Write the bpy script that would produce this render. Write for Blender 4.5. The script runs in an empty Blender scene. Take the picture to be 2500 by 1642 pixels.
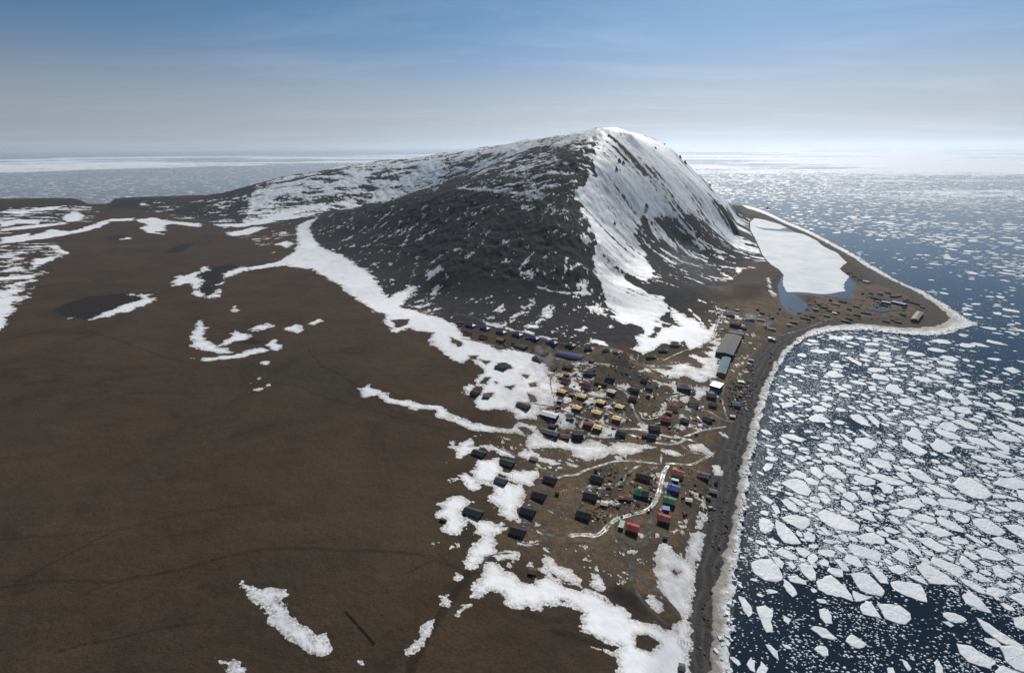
import bpy, math, random
import numpy as np
from mathutils import Matrix, Vector

random.seed(7); rng = np.random.default_rng(11)
SC = bpy.context.scene
COL = SC.collection

# ------------------------------------------------------------------ camera
CAM_H = 350.0                      # helicopter height above the sea, metres
F_PX, CX, CY = 1200.0, 1250.0, 821.0   # focal length and centre in photo pixels (2500 x 1642)
PITCH, ROLL = math.radians(21.15), math.radians(-0.30)
cam_d = bpy.data.cameras.new('camera'); cam = bpy.data.objects.new('camera', cam_d); COL.objects.link(cam)
cam_d.sensor_width = 36.0; cam_d.lens = 36.0*F_PX/2500.0
cam_d.clip_start = 1.0; cam_d.clip_end = 400000.0
CAM_R = Matrix.Rotation(math.pi/2-PITCH, 3, 'X') @ Matrix.Rotation(ROLL, 3, 'Z')
cam.matrix_world = Matrix.Translation((0, 0, CAM_H)) @ CAM_R.to_4x4()
SC.camera = cam

# ------------------------------------------------------------------ daylight
SUN_AZ, SUN_EL = math.radians(24.0), math.radians(34.0)      # azimuth clockwise from +Y
world = bpy.data.worlds.new('World'); SC.world = world; world.use_nodes = True
wn, wl = world.node_tree.nodes, world.node_tree.links
for n in list(wn): wn.remove(n)
w_out = wn.new('ShaderNodeOutputWorld'); w_bg = wn.new('ShaderNodeBackground')
w_sky = wn.new('ShaderNodeTexSky'); w_sky.sky_type = 'NISHITA'; w_sky.sun_disc = False
w_sky.sun_elevation = SUN_EL; w_sky.sun_rotation = SUN_AZ
w_sky.altitude = 350.0; w_sky.air_density = 1.0; w_sky.dust_density = 0.4; w_sky.ozone_density = 3.0
w_bg.inputs['Strength'].default_value = 0.055
# thin cirrus, part of the sky itself: stretched noise on the view direction, only brightens what is there
w_tc = wn.new('ShaderNodeTexCoord')
w_sep = wn.new('ShaderNodeSeparateXYZ'); wl.new(w_tc.outputs['Generated'], w_sep.inputs[0])
def wmath(op, a, b=None, c=None):
    n = wn.new('ShaderNodeMath'); n.operation = op
    for i, v in enumerate((a, b, c)):
        if v is None: continue
        if isinstance(v, (int, float)): n.inputs[i].default_value = v
        else: wl.new(v, n.inputs[i])
    return n.outputs[0]
w_zc = wmath('ADD', wmath('MAXIMUM', w_sep.outputs[2], 0.0), 0.05)
w_cmb = wn.new('ShaderNodeCombineXYZ')
wl.new(wmath('DIVIDE', w_sep.outputs[0], w_zc), w_cmb.inputs[0]); wl.new(wmath('DIVIDE', w_sep.outputs[1], w_zc), w_cmb.inputs[1])
w_map = wn.new('ShaderNodeMapping'); w_map.inputs['Scale'].default_value = (0.34, 0.8, 1.0); w_map.inputs['Rotation'].default_value = (0, 0, 0.30)
wl.new(w_cmb.outputs[0], w_map.inputs[0])
w_n = wn.new('ShaderNodeTexNoise'); w_n.inputs['Scale'].default_value = 0.9; w_n.inputs['Detail'].default_value = 7.0
w_n.inputs['Roughness'].default_value = 0.62; w_n.inputs['Distortion'].default_value = 0.6
wl.new(w_map.outputs[0], w_n.inputs['Vector'])
w_rmp = wn.new('ShaderNodeMapRange'); w_rmp.inputs['From Min'].default_value = 0.50; w_rmp.inputs['From Max'].default_value = 0.80
w_rmp.inputs['To Max'].default_value = 0.22; wl.new(w_n.outputs['Fac'], w_rmp.inputs['Value'])
w_mix = wn.new('ShaderNodeMixRGB'); w_mix.blend_type = 'MIX'
w_hsv = wn.new('ShaderNodeHueSaturation'); w_hsv.inputs['Saturation'].default_value = 0.25; w_hsv.inputs['Value'].default_value = 1.5
# clear cold air: a little more contrast and less yellow than the model's default
w_sc = wn.new('ShaderNodeMixRGB'); w_sc.blend_type = 'MULTIPLY'; w_sc.inputs['Fac'].default_value = 1.0; w_sc.inputs['Color2'].default_value = (0.2, 0.2, 0.2, 1)
w_gm = wn.new('ShaderNodeGamma'); w_gm.inputs['Gamma'].default_value = 1.25
w_tn = wn.new('ShaderNodeMixRGB'); w_tn.blend_type = 'MULTIPLY'; w_tn.inputs['Fac'].default_value = 1.0; w_tn.inputs['Color2'].default_value = (4.05, 4.3, 4.95, 1)
wl.new(w_sky.outputs[0], w_sc.inputs['Color1']); wl.new(w_sc.outputs[0], w_gm.inputs['Color']); wl.new(w_gm.outputs[0], w_tn.inputs['Color1'])
w_s3 = wn.new('ShaderNodeSeparateColor'); w_c3 = wn.new('ShaderNodeCombineColor'); wl.new(w_tn.outputs[0], w_s3.inputs[0])
w_b3 = wmath('MAXIMUM', w_s3.outputs[2], wmath('MULTIPLY', w_s3.outputs[0], 1.15))
wl.new(w_s3.outputs[0], w_c3.inputs[0]); wl.new(w_b3, w_c3.inputs[2])
wl.new(wmath('MAXIMUM', wmath('MINIMUM', w_s3.outputs[1], wmath('MULTIPLY', wmath('ADD', w_s3.outputs[0], w_b3), 0.5)), wmath('ADD', wmath('MULTIPLY', w_s3.outputs[0], 0.6), wmath('MULTIPLY', w_b3, 0.4))), w_c3.inputs[1])
# low in the sky the air itself is pale blue-white
w_bw = wn.new('ShaderNodeRGBToBW'); wl.new(w_c3.outputs[0], w_bw.inputs[0])
w_hc = wn.new('ShaderNodeMixRGB'); w_hc.blend_type = 'MULTIPLY'; w_hc.inputs['Fac'].default_value = 1.0; w_hc.inputs['Color2'].default_value = (0.88, 1.0, 1.14, 1)
wl.new(wmath('MULTIPLY', wmath('POWER', wmath('DIVIDE', w_bw.outputs[0], 12.0), 0.60), 11.5), w_hc.inputs['Color1'])
w_hf = wn.new('ShaderNodeMapRange'); w_hf.interpolation_type = 'SMOOTHSTEP'; w_hf.inputs['From Min'].default_value = 0.0; w_hf.inputs['From Max'].default_value = 0.20; w_hf.inputs['To Min'].default_value = 0.95; w_hf.inputs['To Max'].default_value = 0.0
wl.new(w_sep.outputs[2], w_hf.inputs['Value'])
w_hm = wn.new('ShaderNodeMixRGB'); wl.new(w_hf.outputs[0], w_hm.inputs['Fac']); wl.new(w_c3.outputs[0], w_hm.inputs['Color1']); wl.new(w_hc.outputs[0], w_hm.inputs['Color2'])
wl.new(w_hm.outputs[0], w_hsv.inputs['Color'])
wl.new(w_rmp.outputs[0], w_mix.inputs['Fac']); wl.new(w_hm.outputs[0], w_mix.inputs['Color1']); wl.new(w_hsv.outputs[0], w_mix.inputs['Color2'])
wl.new(w_mix.outputs[0], w_bg.inputs['Color']); wl.new(w_bg.outputs[0], w_out.inputs['Surface'])

sun_d = bpy.data.lights.new('sun', 'SUN'); sun = bpy.data.objects.new('sun', sun_d); COL.objects.link(sun)
sun_d.energy = 4.2; sun_d.angle = math.radians(0.53); sun_d.color = (1.0, 0.955, 0.89)
sdir = Vector((math.sin(SUN_AZ)*math.cos(SUN_EL), math.cos(SUN_AZ)*math.cos(SUN_EL), math.sin(SUN_EL)))
sun.rotation_euler = sdir.to_track_quat('Z', 'Y').to_euler()
sun.location = (0, 0, 900)
SC.view_settings.view_transform = 'Standard'; SC.view_settings.look = 'None'
SC.view_settings.exposure = 0.0; SC.view_settings.gamma = 1.0; SC.view_settings.use_curve_mapping = False
SC.cycles.volume_bounces = 1; SC.cycles.max_bounces = 4; SC.cycles.diffuse_bounces = 2; SC.cycles.glossy_bounces = 2; SC.cycles.transparent_max_bounces = 12

# ------------------------------------------------------------------ numeric helpers
RM = np.array(CAM_R)
def ray(px, py):
    px = np.asarray(px, float); py = np.asarray(py, float)
    d = np.stack([(px-CX)/F_PX, -(py-CY)/F_PX, -np.ones_like(px)], -1)
    return d @ RM.T
def at_z(px, py, z=0.0):
    d = ray(px, py); t = (z-CAM_H)/d[..., 2]
    return np.stack([d[..., 0]*t, d[..., 1]*t], -1)
def at_y(px, py, Y):
    d = ray(px, py); t = Y/d[1]
    return (d[0]*t, Y, CAM_H+d[2]*t)
def ss(a, b, x):
    t = np.clip((x-a)/(b-a), 0, 1); return t*t*(3-2*t)
class Noise:
    def __init__(s, seed):
        r = np.random.default_rng(seed); p = r.permutation(1024)
        s.p = np.concatenate([p, p, p[:2]]); a = r.random(1024)*2*math.pi
        s.gx = np.cos(a); s.gy = np.sin(a)
    def __call__(s, x, y):
        xf = np.floor(x); yf = np.floor(y); xi = xf.astype(np.int64) & 1023; yi = yf.astype(np.int64) & 1023
        fx = x-xf; fy = y-yf
        u = fx*fx*fx*(fx*(fx*6-15)+10); v = fy*fy*fy*(fy*(fy*6-15)+10)
        def g(ix, iy, dx, dy):
            h = s.p[s.p[ix]+iy]; return s.gx[h]*dx+s.gy[h]*dy
        x1 = (xi+1) & 1023; y1 = (yi+1) & 1023
        a = g(xi, yi, fx, fy); b = g(x1, yi, fx-1, fy); c = g(xi, y1, fx, fy-1); d = g(x1, y1, fx-1, fy-1)
        return ((a+(b-a)*u)+((c+(d-c)*u)-(a+(b-a)*u))*v)*1.5
NOI = [Noise(100+i) for i in range(8)]
def fbm(x, y, wl_, octs=4, gain=0.5, seed=0):
    o = 0; a = 1.0; tot = 0
    for k in range(octs):
        o = o+a*NOI[(seed+k) % 8](x/wl_+17.3*k+seed*5.1, y/wl_-9.7*k); tot += a*a; a *= gain; wl_ *= 0.5
    return o/math.sqrt(tot)
def poly_sdf(P, X, Y):
    """signed distance, positive inside"""
    n = len(P); d2 = np.full(X.shape, 1e18); ins = np.zeros(X.shape, bool)
    for i in range(n):
        ax, ay = P[i]; bx, by = P[(i+1) % n]
        ex, ey = bx-ax, by-ay; L = ex*ex+ey*ey+1e-12
        t = np.clip(((X-ax)*ex+(Y-ay)*ey)/L, 0, 1)
        dx = X-ax-t*ex; dy = Y-ay-t*ey
        d2 = np.minimum(d2, dx*dx+dy*dy)
        c = ((ay > Y) != (by > Y)) & (X < (bx-ax)*(Y-ay)/((by-ay) if by != ay else 1e-12)+ax)
        ins ^= c
    d = np.sqrt(d2); return np.where(ins, d, -d)
def line_dist(P, X, Y):
    d2 = np.full(X.shape, 1e18)
    for i in range(len(P)-1):
        ax, ay = P[i]; bx, by = P[i+1]; ex, ey = bx-ax, by-ay; L = ex*ex+ey*ey+1e-12
        t = np.clip(((X-ax)*ex+(Y-ay)*ey)/L, 0, 1)
        d2 = np.minimum(d2, (X-ax-t*ex)**2+(Y-ay-t*ey)**2)
    return np.sqrt(d2)
# survey sheets: crops of the photograph the layout was measured on (x0, y0, scale)
SHEET = {'P': (0, 0, 1.0), 'D': (0, 0, 0.952),
         'N': (1080, 760, 5.95), 'M': (1440, 740, 5.95), 'Y': (1240, 880, 7.4375), 'E': (1540, 880, 7.4375),
         'W': (1040, 1070, 5.583), 'R': (1380, 1080, 5.95), 'L': (1700, 640, 5.95), 'T': (2000, 640, 5.95),
         'A': (1000, 1280, 2.975), 'B': (1700, 1200, 2.975), 'C': (1800, 780, 3.397), 'H': (1600, 300, 2.644),
         'K': (700, 280, 2.1636), 'F': (0, 330, 2.6444), 'G': (0, 880, 2.051), 'Q': (1600, 300, 5.209),
         'V': (1500, 700, 5.95), 'S': (1700, 820, 8.685), 'X': (1560, 1000, 6.512)}
def sheet(k, pts):
    x0, y0, s = SHEET[k]; a = np.array(pts, float).reshape(-1, 2)
    return np.stack([x0+a[:, 0]/s, y0+a[:, 1]/s], -1)

# ------------------------------------------------------------------ object helpers
def link(o, parent=None):
    COL.objects.link(o)
    if parent is not None: o.parent = parent
    return o
def tag(o, label=None, cat=None, group=None, kind=None):
    if label: o['label'] = label
    if cat: o['category'] = cat
    if group: o['group'] = group
    if kind: o['kind'] = kind
    return o
def mesh_np(name, verts, faces=None, quads=None, tris=None, smooth=False):
    me = bpy.data.meshes.new(name)
    verts = np.asarray(verts, np.float32)
    if faces is not None:
        me.from_pydata([tuple(map(float, v)) for v in verts], [], faces)
    else:
        k = 4 if quads is not None else 3
        f = np.asarray(quads if quads is not None else tris, np.int32)
        me.vertices.add(len(verts)); me.vertices.foreach_set('co', verts.ravel())
        me.loops.add(f.size); me.loops.foreach_set('vertex_index', f.ravel())
        me.polygons.add(len(f)); me.polygons.foreach_set('loop_start', np.arange(0, f.size, k, dtype=np.int32))
        me.polygons.foreach_set('loop_total', np.full(len(f), k, np.int32))
        me.update(calc_edges=True)
    if smooth: me.polygons.foreach_set('use_smooth', np.ones(len(me.polygons), bool))
    me.validate(); return me
def attr(me, name, vals):
    a = me.attributes.new(name, 'FLOAT', 'POINT'); a.data.foreach_set('value', np.asarray(vals, np.float32))

# ------------------------------------------------------------------ materials
class NT:
    def __init__(s, name):
        s.m = bpy.data.materials.new(name); s.m.use_nodes = True; s.t = s.m.node_tree; s.n = s.t.nodes; s.l = s.t.links
        for x in list(s.n): s.n.remove(x)
        s.out = s.n.new('ShaderNodeOutputMaterial'); s.tc = None
    def put(s, v, sock):
        if v is None: return
        if isinstance(v, bpy.types.NodeSocket): s.l.new(v, sock)
        elif isinstance(v, (tuple, list)): sock.default_value = tuple(v) if len(v) == len(sock.default_value) else (*v, 1.0)
        else: sock.default_value = v
    def pos(s):
        if s.tc is None: s.tc = s.n.new('ShaderNodeNewGeometry')
        return s.tc.outputs['Position']
    def obj(s):
        return s.n.new('ShaderNodeTexCoord').outputs['Object']
    def attr(s, name):
        a = s.n.new('ShaderNodeAttribute'); a.attribute_name = name; return a.outputs['Fac']
    def noise(s, scale, detail=4, rough=0.55, vec=None, stretch=None, rot=0.0, dist=0.0):
        v = vec if vec is not None else s.pos()
        if stretch:
            m = s.n.new('ShaderNodeMapping'); m.inputs['Scale'].default_value = stretch; m.inputs['Rotation'].default_value = (0, 0, rot)
            s.l.new(v, m.inputs[0]); v = m.outputs[0]
        x = s.n.new('ShaderNodeTexNoise'); x.inputs['Scale'].default_value = scale; x.inputs['Detail'].default_value = detail
        x.inputs['Roughness'].default_value = rough; x.inputs['Distortion'].default_value = dist
        s.l.new(v, x.inputs['Vector']); return x.outputs['Fac']
    def vor(s, scale, feature='F1', vec=None, out='Distance'):
        x = s.n.new('ShaderNodeTexVoronoi'); x.feature = feature; x.inputs['Scale'].default_value = scale
        s.l.new(vec if vec is not None else s.pos(), x.inputs['Vector']); return x.outputs[out]
    def rng(s, v, a, b, lo=0.0, hi=1.0, smooth=False):
        x = s.n.new('ShaderNodeMapRange'); x.interpolation_type = 'SMOOTHSTEP' if smooth else 'LINEAR'
        for k, q in (('From Min', a), ('From Max', b), ('To Min', lo), ('To Max', hi)): x.inputs[k].default_value = q
        s.put(v, x.inputs['Value']); return x.outputs[0]
    def math(s, op, a, b=None):
        x = s.n.new('ShaderNodeMath'); x.operation = op; s.put(a, x.inputs[0]); s.put(b, x.inputs[1]); return x.outputs[0]
    def mix(s, f, a, b, mode='MIX'):
        x = s.n.new('ShaderNodeMixRGB'); x.blend_type = mode; s.put(f, x.inputs['Fac']); s.put(a, x.inputs['Color1']); s.put(b, x.inputs['Color2'])
        return x.outputs[0]
    def bump(s, h, strength, dist):
        x = s.n.new('ShaderNodeBump'); x.inputs['Strength'].default_value = strength; x.inputs['Distance'].default_value = dist
        s.l.new(h, x.inputs['Height']); return x.outputs[0]
    def bsdf(s, col, rough=0.8, spec=0.3, normal=None, metal=0.0, **kw):
        x = s.n.new('ShaderNodeBsdfPrincipled'); s.put(col, x.inputs['Base Color']); s.put(rough, x.inputs['Roughness'])
        s.put(spec, x.inputs['Specular IOR Level']); s.put(metal, x.inputs['Metallic'])
        if normal is not None: s.l.new(normal, x.inputs['Normal'])
        for k, v in kw.items(): s.put(v, x.inputs[k.replace('_', ' ')])
        s.l.new(x.outputs[0], s.out.inputs['Surface']); return s.m

# ------------------------------------------------------------------ coast
OUT_PX = np.concatenate([
    [(1783, 1830), (1781, 1720)],
    sheet('B', [(240, 1315), (230, 1200), (235, 1000), (255, 850), (280, 650), (310, 450), (330, 240), (355, 80)]),
    sheet('C', [(100, 1250), (150, 1050), (180, 880), (230, 700), (280, 540), (340, 400), (430, 260), (560, 160), (700, 110),
                (1000, 85), (1300, 120), (1550, 140), (1750, 130), (1900, 70), (2030, 40)]),
    sheet('T', [(2200, 870), (2000, 740), (1900, 660), (1700, 550), (1480, 410), (1330, 372), (1050, 230), (880, 120), (700, 20)]),
    sheet('H', [(1300, 860), (1150, 780), (1000, 700), (850, 640), (750, 590), (680, 560), (600, 535), (555, 532)])])
INN_PX = np.concatenate([
    [(1722, 1830), (1724, 1720)],
    sheet('B', [(90, 1250), (120, 1100), (130, 900), (130, 750), (170, 560), (220, 400), (270, 200), (300, 60)]),
    sheet('C', [(0, 1330), (50, 1140), (100, 900), (170, 690), (230, 500), (330, 320), (450, 190), (600, 80), (800, 45), (1050, 35),
                (1400, 75), (1650, 60), (1740, 10)]),
    sheet('T', [(1860, 780), (1800, 700), (1640, 575), (1330, 385), (1000, 236), (700, 75), (580, 5)]),
    sheet('H', [(1290, 875), (1140, 795), (990, 715), (840, 655), (740, 605), (660, 575), (590, 552)])])
OUT_W = at_z(OUT_PX[:, 0], OUT_PX[:, 1], 0.0)
INN_W = at_z(INN_PX[:, 0], INN_PX[:, 1], 1.0)
LAND = np.concatenate([OUT_W, [(1150, 3500), (800, 4100), (0, 4500), (-1100, 4450), (-1900, 4150)],
                       at_z(np.array([455., 330., 262.]), np.array([486., 500., 508.]), 0.0),
                       at_z(np.array([250., 238., 200.]), np.array([521., 514., 497.]), 0.0),
                       [(-2600, 3350), (-3600, 3300), (-5200, 2900), (-5200, -400), (250, -400)]])
LAKE_W = at_z(*sheet('H', [(610, 640), (640, 612), (700, 622), (800, 650), (850, 675), (900, 700), (960, 716), (1040, 755), (1095, 798),
     (1180, 838), (1205, 868), (1240, 898), (1190, 940), (1255, 990), (1300, 1030), (1295, 1060), (1270, 1085), (1290, 1120), (1240, 1135), (1130, 1120), (1000, 1115), (905, 1105),
     (940, 1130), (985, 1170), (990, 1195), (960, 1225), (900, 1242), (860, 1215), (820, 1190), (800, 1140), (785, 1060), (800, 1010), (825, 975), (790, 940), (740, 910), (690, 850), (650, 760), (612, 690)]).T, 1.2)
LICE_W = at_z(*sheet('H', [(611, 640), (640, 614), (700, 624), (800, 652), (848, 675), (800, 686), (700, 680), (640, 668), (700, 690), (800, 698), (900, 706), (960, 719), (1040, 758), (1090, 800),
     (1178, 840), (1203, 870), (1236, 900), (1188, 941), (1252, 990), (1212, 1045), (1222, 1082), (1160, 1097), (1080, 1105), (960, 1092), (850, 1090), (835, 1062), (822, 1030), (830, 985), (800, 945), (742, 910), (692, 850), (652, 760), (614, 690)]).T, 1.5)

# ------------------------------------------------------------------ terrain heights: survey points (x, y, z) joined by a linear RBF
ctl = []
def cz(k, pts, z):
    q = sheet(k, pts)
    for (x, y) in q:
        g = at_z(x, y, z); ctl.append((g[0], g[1], z))
def cy(x, y, Y): ctl.append(at_y(x, y, Y))
# plain: tundra and village
cz('P', [(60, 1600), (500, 1600), (100, 1350), (600, 1350)], 46)
cz('P', [(900, 1600), (950, 1350), (800, 1150), (300, 1150)], 40)
cz('P', [(1250, 1600), (1150, 1400), (1060, 1200)], 30)
cz('P', [(1500, 1620), (1420, 1450), (1340, 1300), (1270, 1180), (1180, 1100)], 20)
cz('P', [(1640, 1600), (1620, 1450), (1560, 1330), (1560, 1200), (1450, 1130)], 11)
cz('P', [(1690, 1400), (1680, 1280), (1700, 1180), (1720, 1100), (1700, 1030)], 7)
cz('P', [(1760, 1000), (1800, 940), (1830, 880), (1880, 830)], 5)
cz('P', [(1560, 1085), (1400, 1078), (1640, 1085)], 6)
cz('P', [(1600, 1000), (1500, 1030), (1660, 950)], 13)
cz('P', [(1400, 1000), (1300, 1030), (1450, 940)], 20)
cz('P', [(1250, 1000), (1150, 960), (1300, 900)], 27)
cz('P', [(1400, 880), (1540, 880), (1640, 890)], 22)
cz('P', [(1720, 880), (1760, 820), (1800, 760)], 12)
cz('P', [(1150, 830), (1250, 835), (1000, 840)], 36)
cz('P', [(1340, 850), (1440, 865), (1540, 872)], 28)
cz('P', [(1120, 775), (1200, 795), (1350, 820), (1480, 845)], 36)
cz('P', [(600, 1000), (300, 950), (900, 950)], 40)
cz('P', [(150, 800), (400, 780), (600, 850), (800, 780)], 38)
cz('P', [(120, 730), (250, 700), (330, 735)], 33)
cz('P', [(300, 620), (550, 650), (520, 700)], 34)
cz('P', [(0, 700), (40, 640), (90, 610)], 52)
cz('P', [(250, 560), (500, 575), (660, 570)], 30)
cz('P', [(730, 600), (760, 560)], 40)
cz('P', [(850, 700), (950, 770), (1050, 800)], 36)
# spit
cz('T', [(700, 700), (1300, 700), (1600, 800), (300, 850), (1000, 420), (300, 560)], 3.2)
cz('H', [(1350, 900), (1150, 800), (950, 700), (750, 630), (1300, 960)], 3.5)
cz('L', [(900, 640), (700, 560), (1150, 620)], 8)
cz('L', [(700, 300), (950, 300), (500, 450)], 22)
cz('H', [(600, 660), (640, 800), (780, 950)], 6)
# summit and the near arete
SUM_Y = 1900
cy(1500, 314, SUM_Y); cy(1460, 318, 1880); cy(1545, 324, 1930)
cy(1468, 345, 1800); cy(1470, 375, 1700); cy(1455, 405, 1620); cy(1436, 440, 1540); cy(1424, 480, 1460); cy(1425, 515, 1390)
cy(1440, 548, 1330); cy(1464, 590, 1260); cy(1462, 650, 1170); cy(1485, 715, 1080); cy(1500, 755, 1030)
# east face: an even ramp falling east from the ridge to the lagoon, steeper and higher beyond the summit
RIDGE = [at_y(1500, 314, 1900), at_y(1470, 375, 1700), at_y(1436, 440, 1540), at_y(1425, 515, 1390), at_y(1464, 590, 1260), at_y(1462, 650, 1170)]
for xr, yr, zr in RIDGE:
    k_ = 0.60 if yr > 1600 else 0.66
    for dx in (40, 90, 160, 250, 350, 460, 560, 660):
        zz = zr-k_*dx-6
        if zz < 14: break
        ctl.append((xr+dx, yr+dx*0.10, zz))
for p_ in ((1560, 327, 2150), (1600, 339, 2230), (1640, 362, 2290), (1680, 400, 2320), (1708, 428, 2340), (1735, 454, 2360), (1775, 489, 2400), (1805, 507, 2450)): cy(*p_)
for (x, y, z) in ((400, 2350, 390), (520, 2600, 340), (500, 2900, 260)): ctl.append((x, y, z))
cy(1545, 700, 1120); cy(1560, 770, 1000); cy(1620, 770, 1010); cy(1740, 700, 1270); cy(1800, 660, 1460); cy(1600, 670, 1240); cy(1690, 680, 1300); cy(1520, 735, 1060)
for (x, y, z) in ((930, 2100, 20), (1040, 2850, 20), (850, 1900, 22), (760, 1750, 18)): ctl.append((x, y, z))
# west face
cy(1400, 560, 1270); cy(1300, 560, 1300); cy(1200, 560, 1360); cy(1100, 560, 1460); cy(1000, 560, 1600); cy(900, 560, 1780)
cy(1400, 650, 1120); cy(1250, 650, 1150); cy(1100, 660, 1200); cy(980, 650, 1340); cy(870, 620, 1540); cy(800, 590, 1740)
cy(1420, 740, 1000); cy(1280, 730, 1015); cy(1150, 730, 1050); cy(1060, 720, 1130)
cy(1400, 450, 1500); cy(1300, 450, 1560); cy(1180, 460, 1640); cy(1060, 480, 1760); cy(950, 505, 1900)
cy(1400, 380, 1680); cy(1310, 390, 1760)
# near shoulder silhouette
cy(1380, 336, 1880); cy(1290, 362, 1930); cy(1195, 405, 1980); cy(1090, 438, 2030); cy(1000, 470, 2070); cy(900, 498, 2130); cy(830, 514, 2190)
cy(770, 530, 2250)
# hollow behind the shoulder
for (x, y, z) in ((-120, 2350, 190), (-300, 2400, 120), (-480, 2450, 75), (-650, 2450, 45), (60, 2350, 280)): ctl.append((x, y, z))
# far ridge
cy(1440, 322, 2400); cy(1370, 327, 2650); cy(1290, 338, 2850); cy(1180, 356, 3050); cy(1080, 373, 3200); cy(1000, 387, 3300); cy(940, 390, 3300); cy(840, 403, 3350)
cy(720, 425, 3350); cy(640, 444, 3300); cy(560, 466, 3200); cy(500, 484, 3050)
cy(900, 440, 2850); cy(800, 470, 2700); cy(700, 500, 2550); cy(1000, 440, 2800); cy(1100, 410, 2780); cy(600, 510, 2600); cy(500, 525, 2500)
cy(420, 500, 2850); cy(385, 490, 2950); cy(320, 485, 2980); cy(280, 500, 2850); cy(330, 510, 2650)
# far left hills
cy(0, 503, 2650); cy(100, 502, 2700); cy(170, 500, 2750); cy(225, 508, 2760); cy(60, 525, 2350); cy(150, 525, 2400); cy(0, 560, 2000); cy(150, 545, 2180)
for (x, y, z) in ((-3600, 2800, 60), (-4500, 2000, 70), (-4000, 1000, 60), (-2500, 600, 55), (-1500, 100, 50), (-600, 0, 48), (0, 60, 28),
                  (-5000, 0, 60), (300, 100, 8), (0, -300, 30), (900, 3300, 60), (300, 3700, 140), (-700, 3900, 140), (-1500, 3800, 60), (-1900, 3600, 30), (850, 3150, 60)):
    ctl.append((x, y, z))
ctl = np.array(ctl)
def rbf_fit(c):
    S = 1000.0; p = c[:, :2]/S; n = len(p)
    A = np.hypot(p[:, None, 0]-p[None, :, 0], p[:, None, 1]-p[None, :, 1]); A[np.arange(n), np.arange(n)] += 0.0006
    P = np.c_[np.ones(n), p]; M = np.zeros((n+3, n+3)); M[:n, :n] = A; M[:n, n:] = P; M[n:, :n] = P.T
    w = np.linalg.solve(M, np.r_[c[:, 2], 0, 0, 0]); return p, w, S
RB = rbf_fit(ctl)
def rbf(X, Y):
    p, w, S = RB; x = X/S; y = Y/S; o = w[-3]+w[-2]*x+w[-1]*y
    for i in range(len(p)): o = o+w[i]*np.sqrt((x-p[i, 0])**2+(y-p[i, 1])**2+1.2e-4)
    return o

# polar survey grid: cell size grows with the distance from the near edge of the plain
AZ = np.arange(math.radians(-66), math.radians(52), 0.0021)
LR = np.arange(math.log(150.0), math.log(5000.0), 0.0043)
NA, NR = len(AZ), len(LR)
GR = np.exp(LR)
GX = GR[:, None]*np.sin(AZ)[None, :]; GY = GR[:, None]*np.cos(AZ)[None, :]
base = np.zeros_like(GX)
cs = 6   # the smooth survey surface is evaluated on every 6th node and interpolated
ia = np.unique(np.r_[np.arange(0, NA, cs), NA-1]); ir = np.unique(np.r_[np.arange(0, NR, cs), NR-1])
bs = rbf(GX[np.ix_(ir, ia)], GY[np.ix_(ir, ia)])
tmp = np.stack([np.interp(np.arange(NA), ia, row) for row in bs])
base = np.stack([np.interp(np.arange(NR), ir, tmp[:, j]) for j in range(NA)], 1)
# rockiness: how much a place belongs to the mountain
WEST_FOOT = np.concatenate([sheet('K', [(130, 590), (180, 690), (340, 770), (470, 880), (540, 965), (620, 1000), (800, 1065), (930, 1120)]),
    [(1250, 812), (1390, 838), (1540, 850), (1560, 815), (1620, 790), (1690, 745), (1760, 690), (1800, 650), (1830, 640)]])
lsd = poly_sdf(LAND, GX, GY)
hgt = np.maximum(base, 1.5)
rough_w = ss(38, 75, base)
ridged = 1-np.abs(fbm(GX, GY, 170, 4, 0.55, 1))*1.6
base2 = hgt + rough_w*(fbm(GX, GY, 260, 4, 0.5, 0)*3.5 + (ridged-0.6)*2.0*(1-0.8*ss(-60, 160, GX-250)) + (fbm(GX, GY, 26, 4, 0.65, 3)*2.0-np.abs(fbm(GX, GY, 48, 3, 0.6, 5))*3.4)*(1-0.75*ss(0, 200, GX-200)))
# down-slope ribs of the east face
ang = math.radians(-32); u_ = GX*math.cos(ang)+GY*math.sin(ang); v_ = -GX*math.sin(ang)+GY*math.cos(ang)
east_w = ss(-60, 160, GX-(180+0.06*(GY-1000)))*ss(40, 130, base)*ss(900, 1050, GY)
base2 += east_w*(fbm(u_*0.10, v_, 40, 4, 0.6, 4)*0.8+fbm(GX, GY, 30, 3, 0.6, 2)*0.5)
base2 += (1-rough_w)*(fbm(GX, GY, 150, 4, 0.55, 2)*1.5*ss(80, 300, lsd)+fbm(GX, GY, 9, 3, 0.6, 5)*0.22)
hx, hy = at_z(0, 0, 0)*0
# tundra ponds sit in shallow hollows
POND_A = at_z(*sheet('F', [(345, 1130), (420, 1085), (560, 1045), (700, 1025), (850, 1018), (920, 1028), (935, 1055), (860, 1080), (700, 1135), (570, 1190), (480, 1180), (400, 1160)]).T, 33.0)
lkd = poly_sdf(LAKE_W, GX, GY)
beach = 0.35+2.4*np.clip(lsd/38.0, 0, 1)+0.12*fbm(GX, GY, 14, 3, 0.5, 6)
wbe = ss(30, 58, lsd)
Zg = beach*(1-wbe)+np.maximum(base2, 2.6)*wbe
Zg = np.where(lsd < 0, np.maximum(0.35+0.16*lsd, -6.0), Zg)
Zg = np.minimum(Zg, 1.6+np.clip(-lkd, 0, 20)*0.15+np.clip(-lkd-10, 0, 4000)*0.42+np.clip(-lkd-60, 0, 4000)*0.9)
Zg = np.where(lkd > 0, np.maximum(0.9-0.12*lkd, -0.8), Zg)

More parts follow.
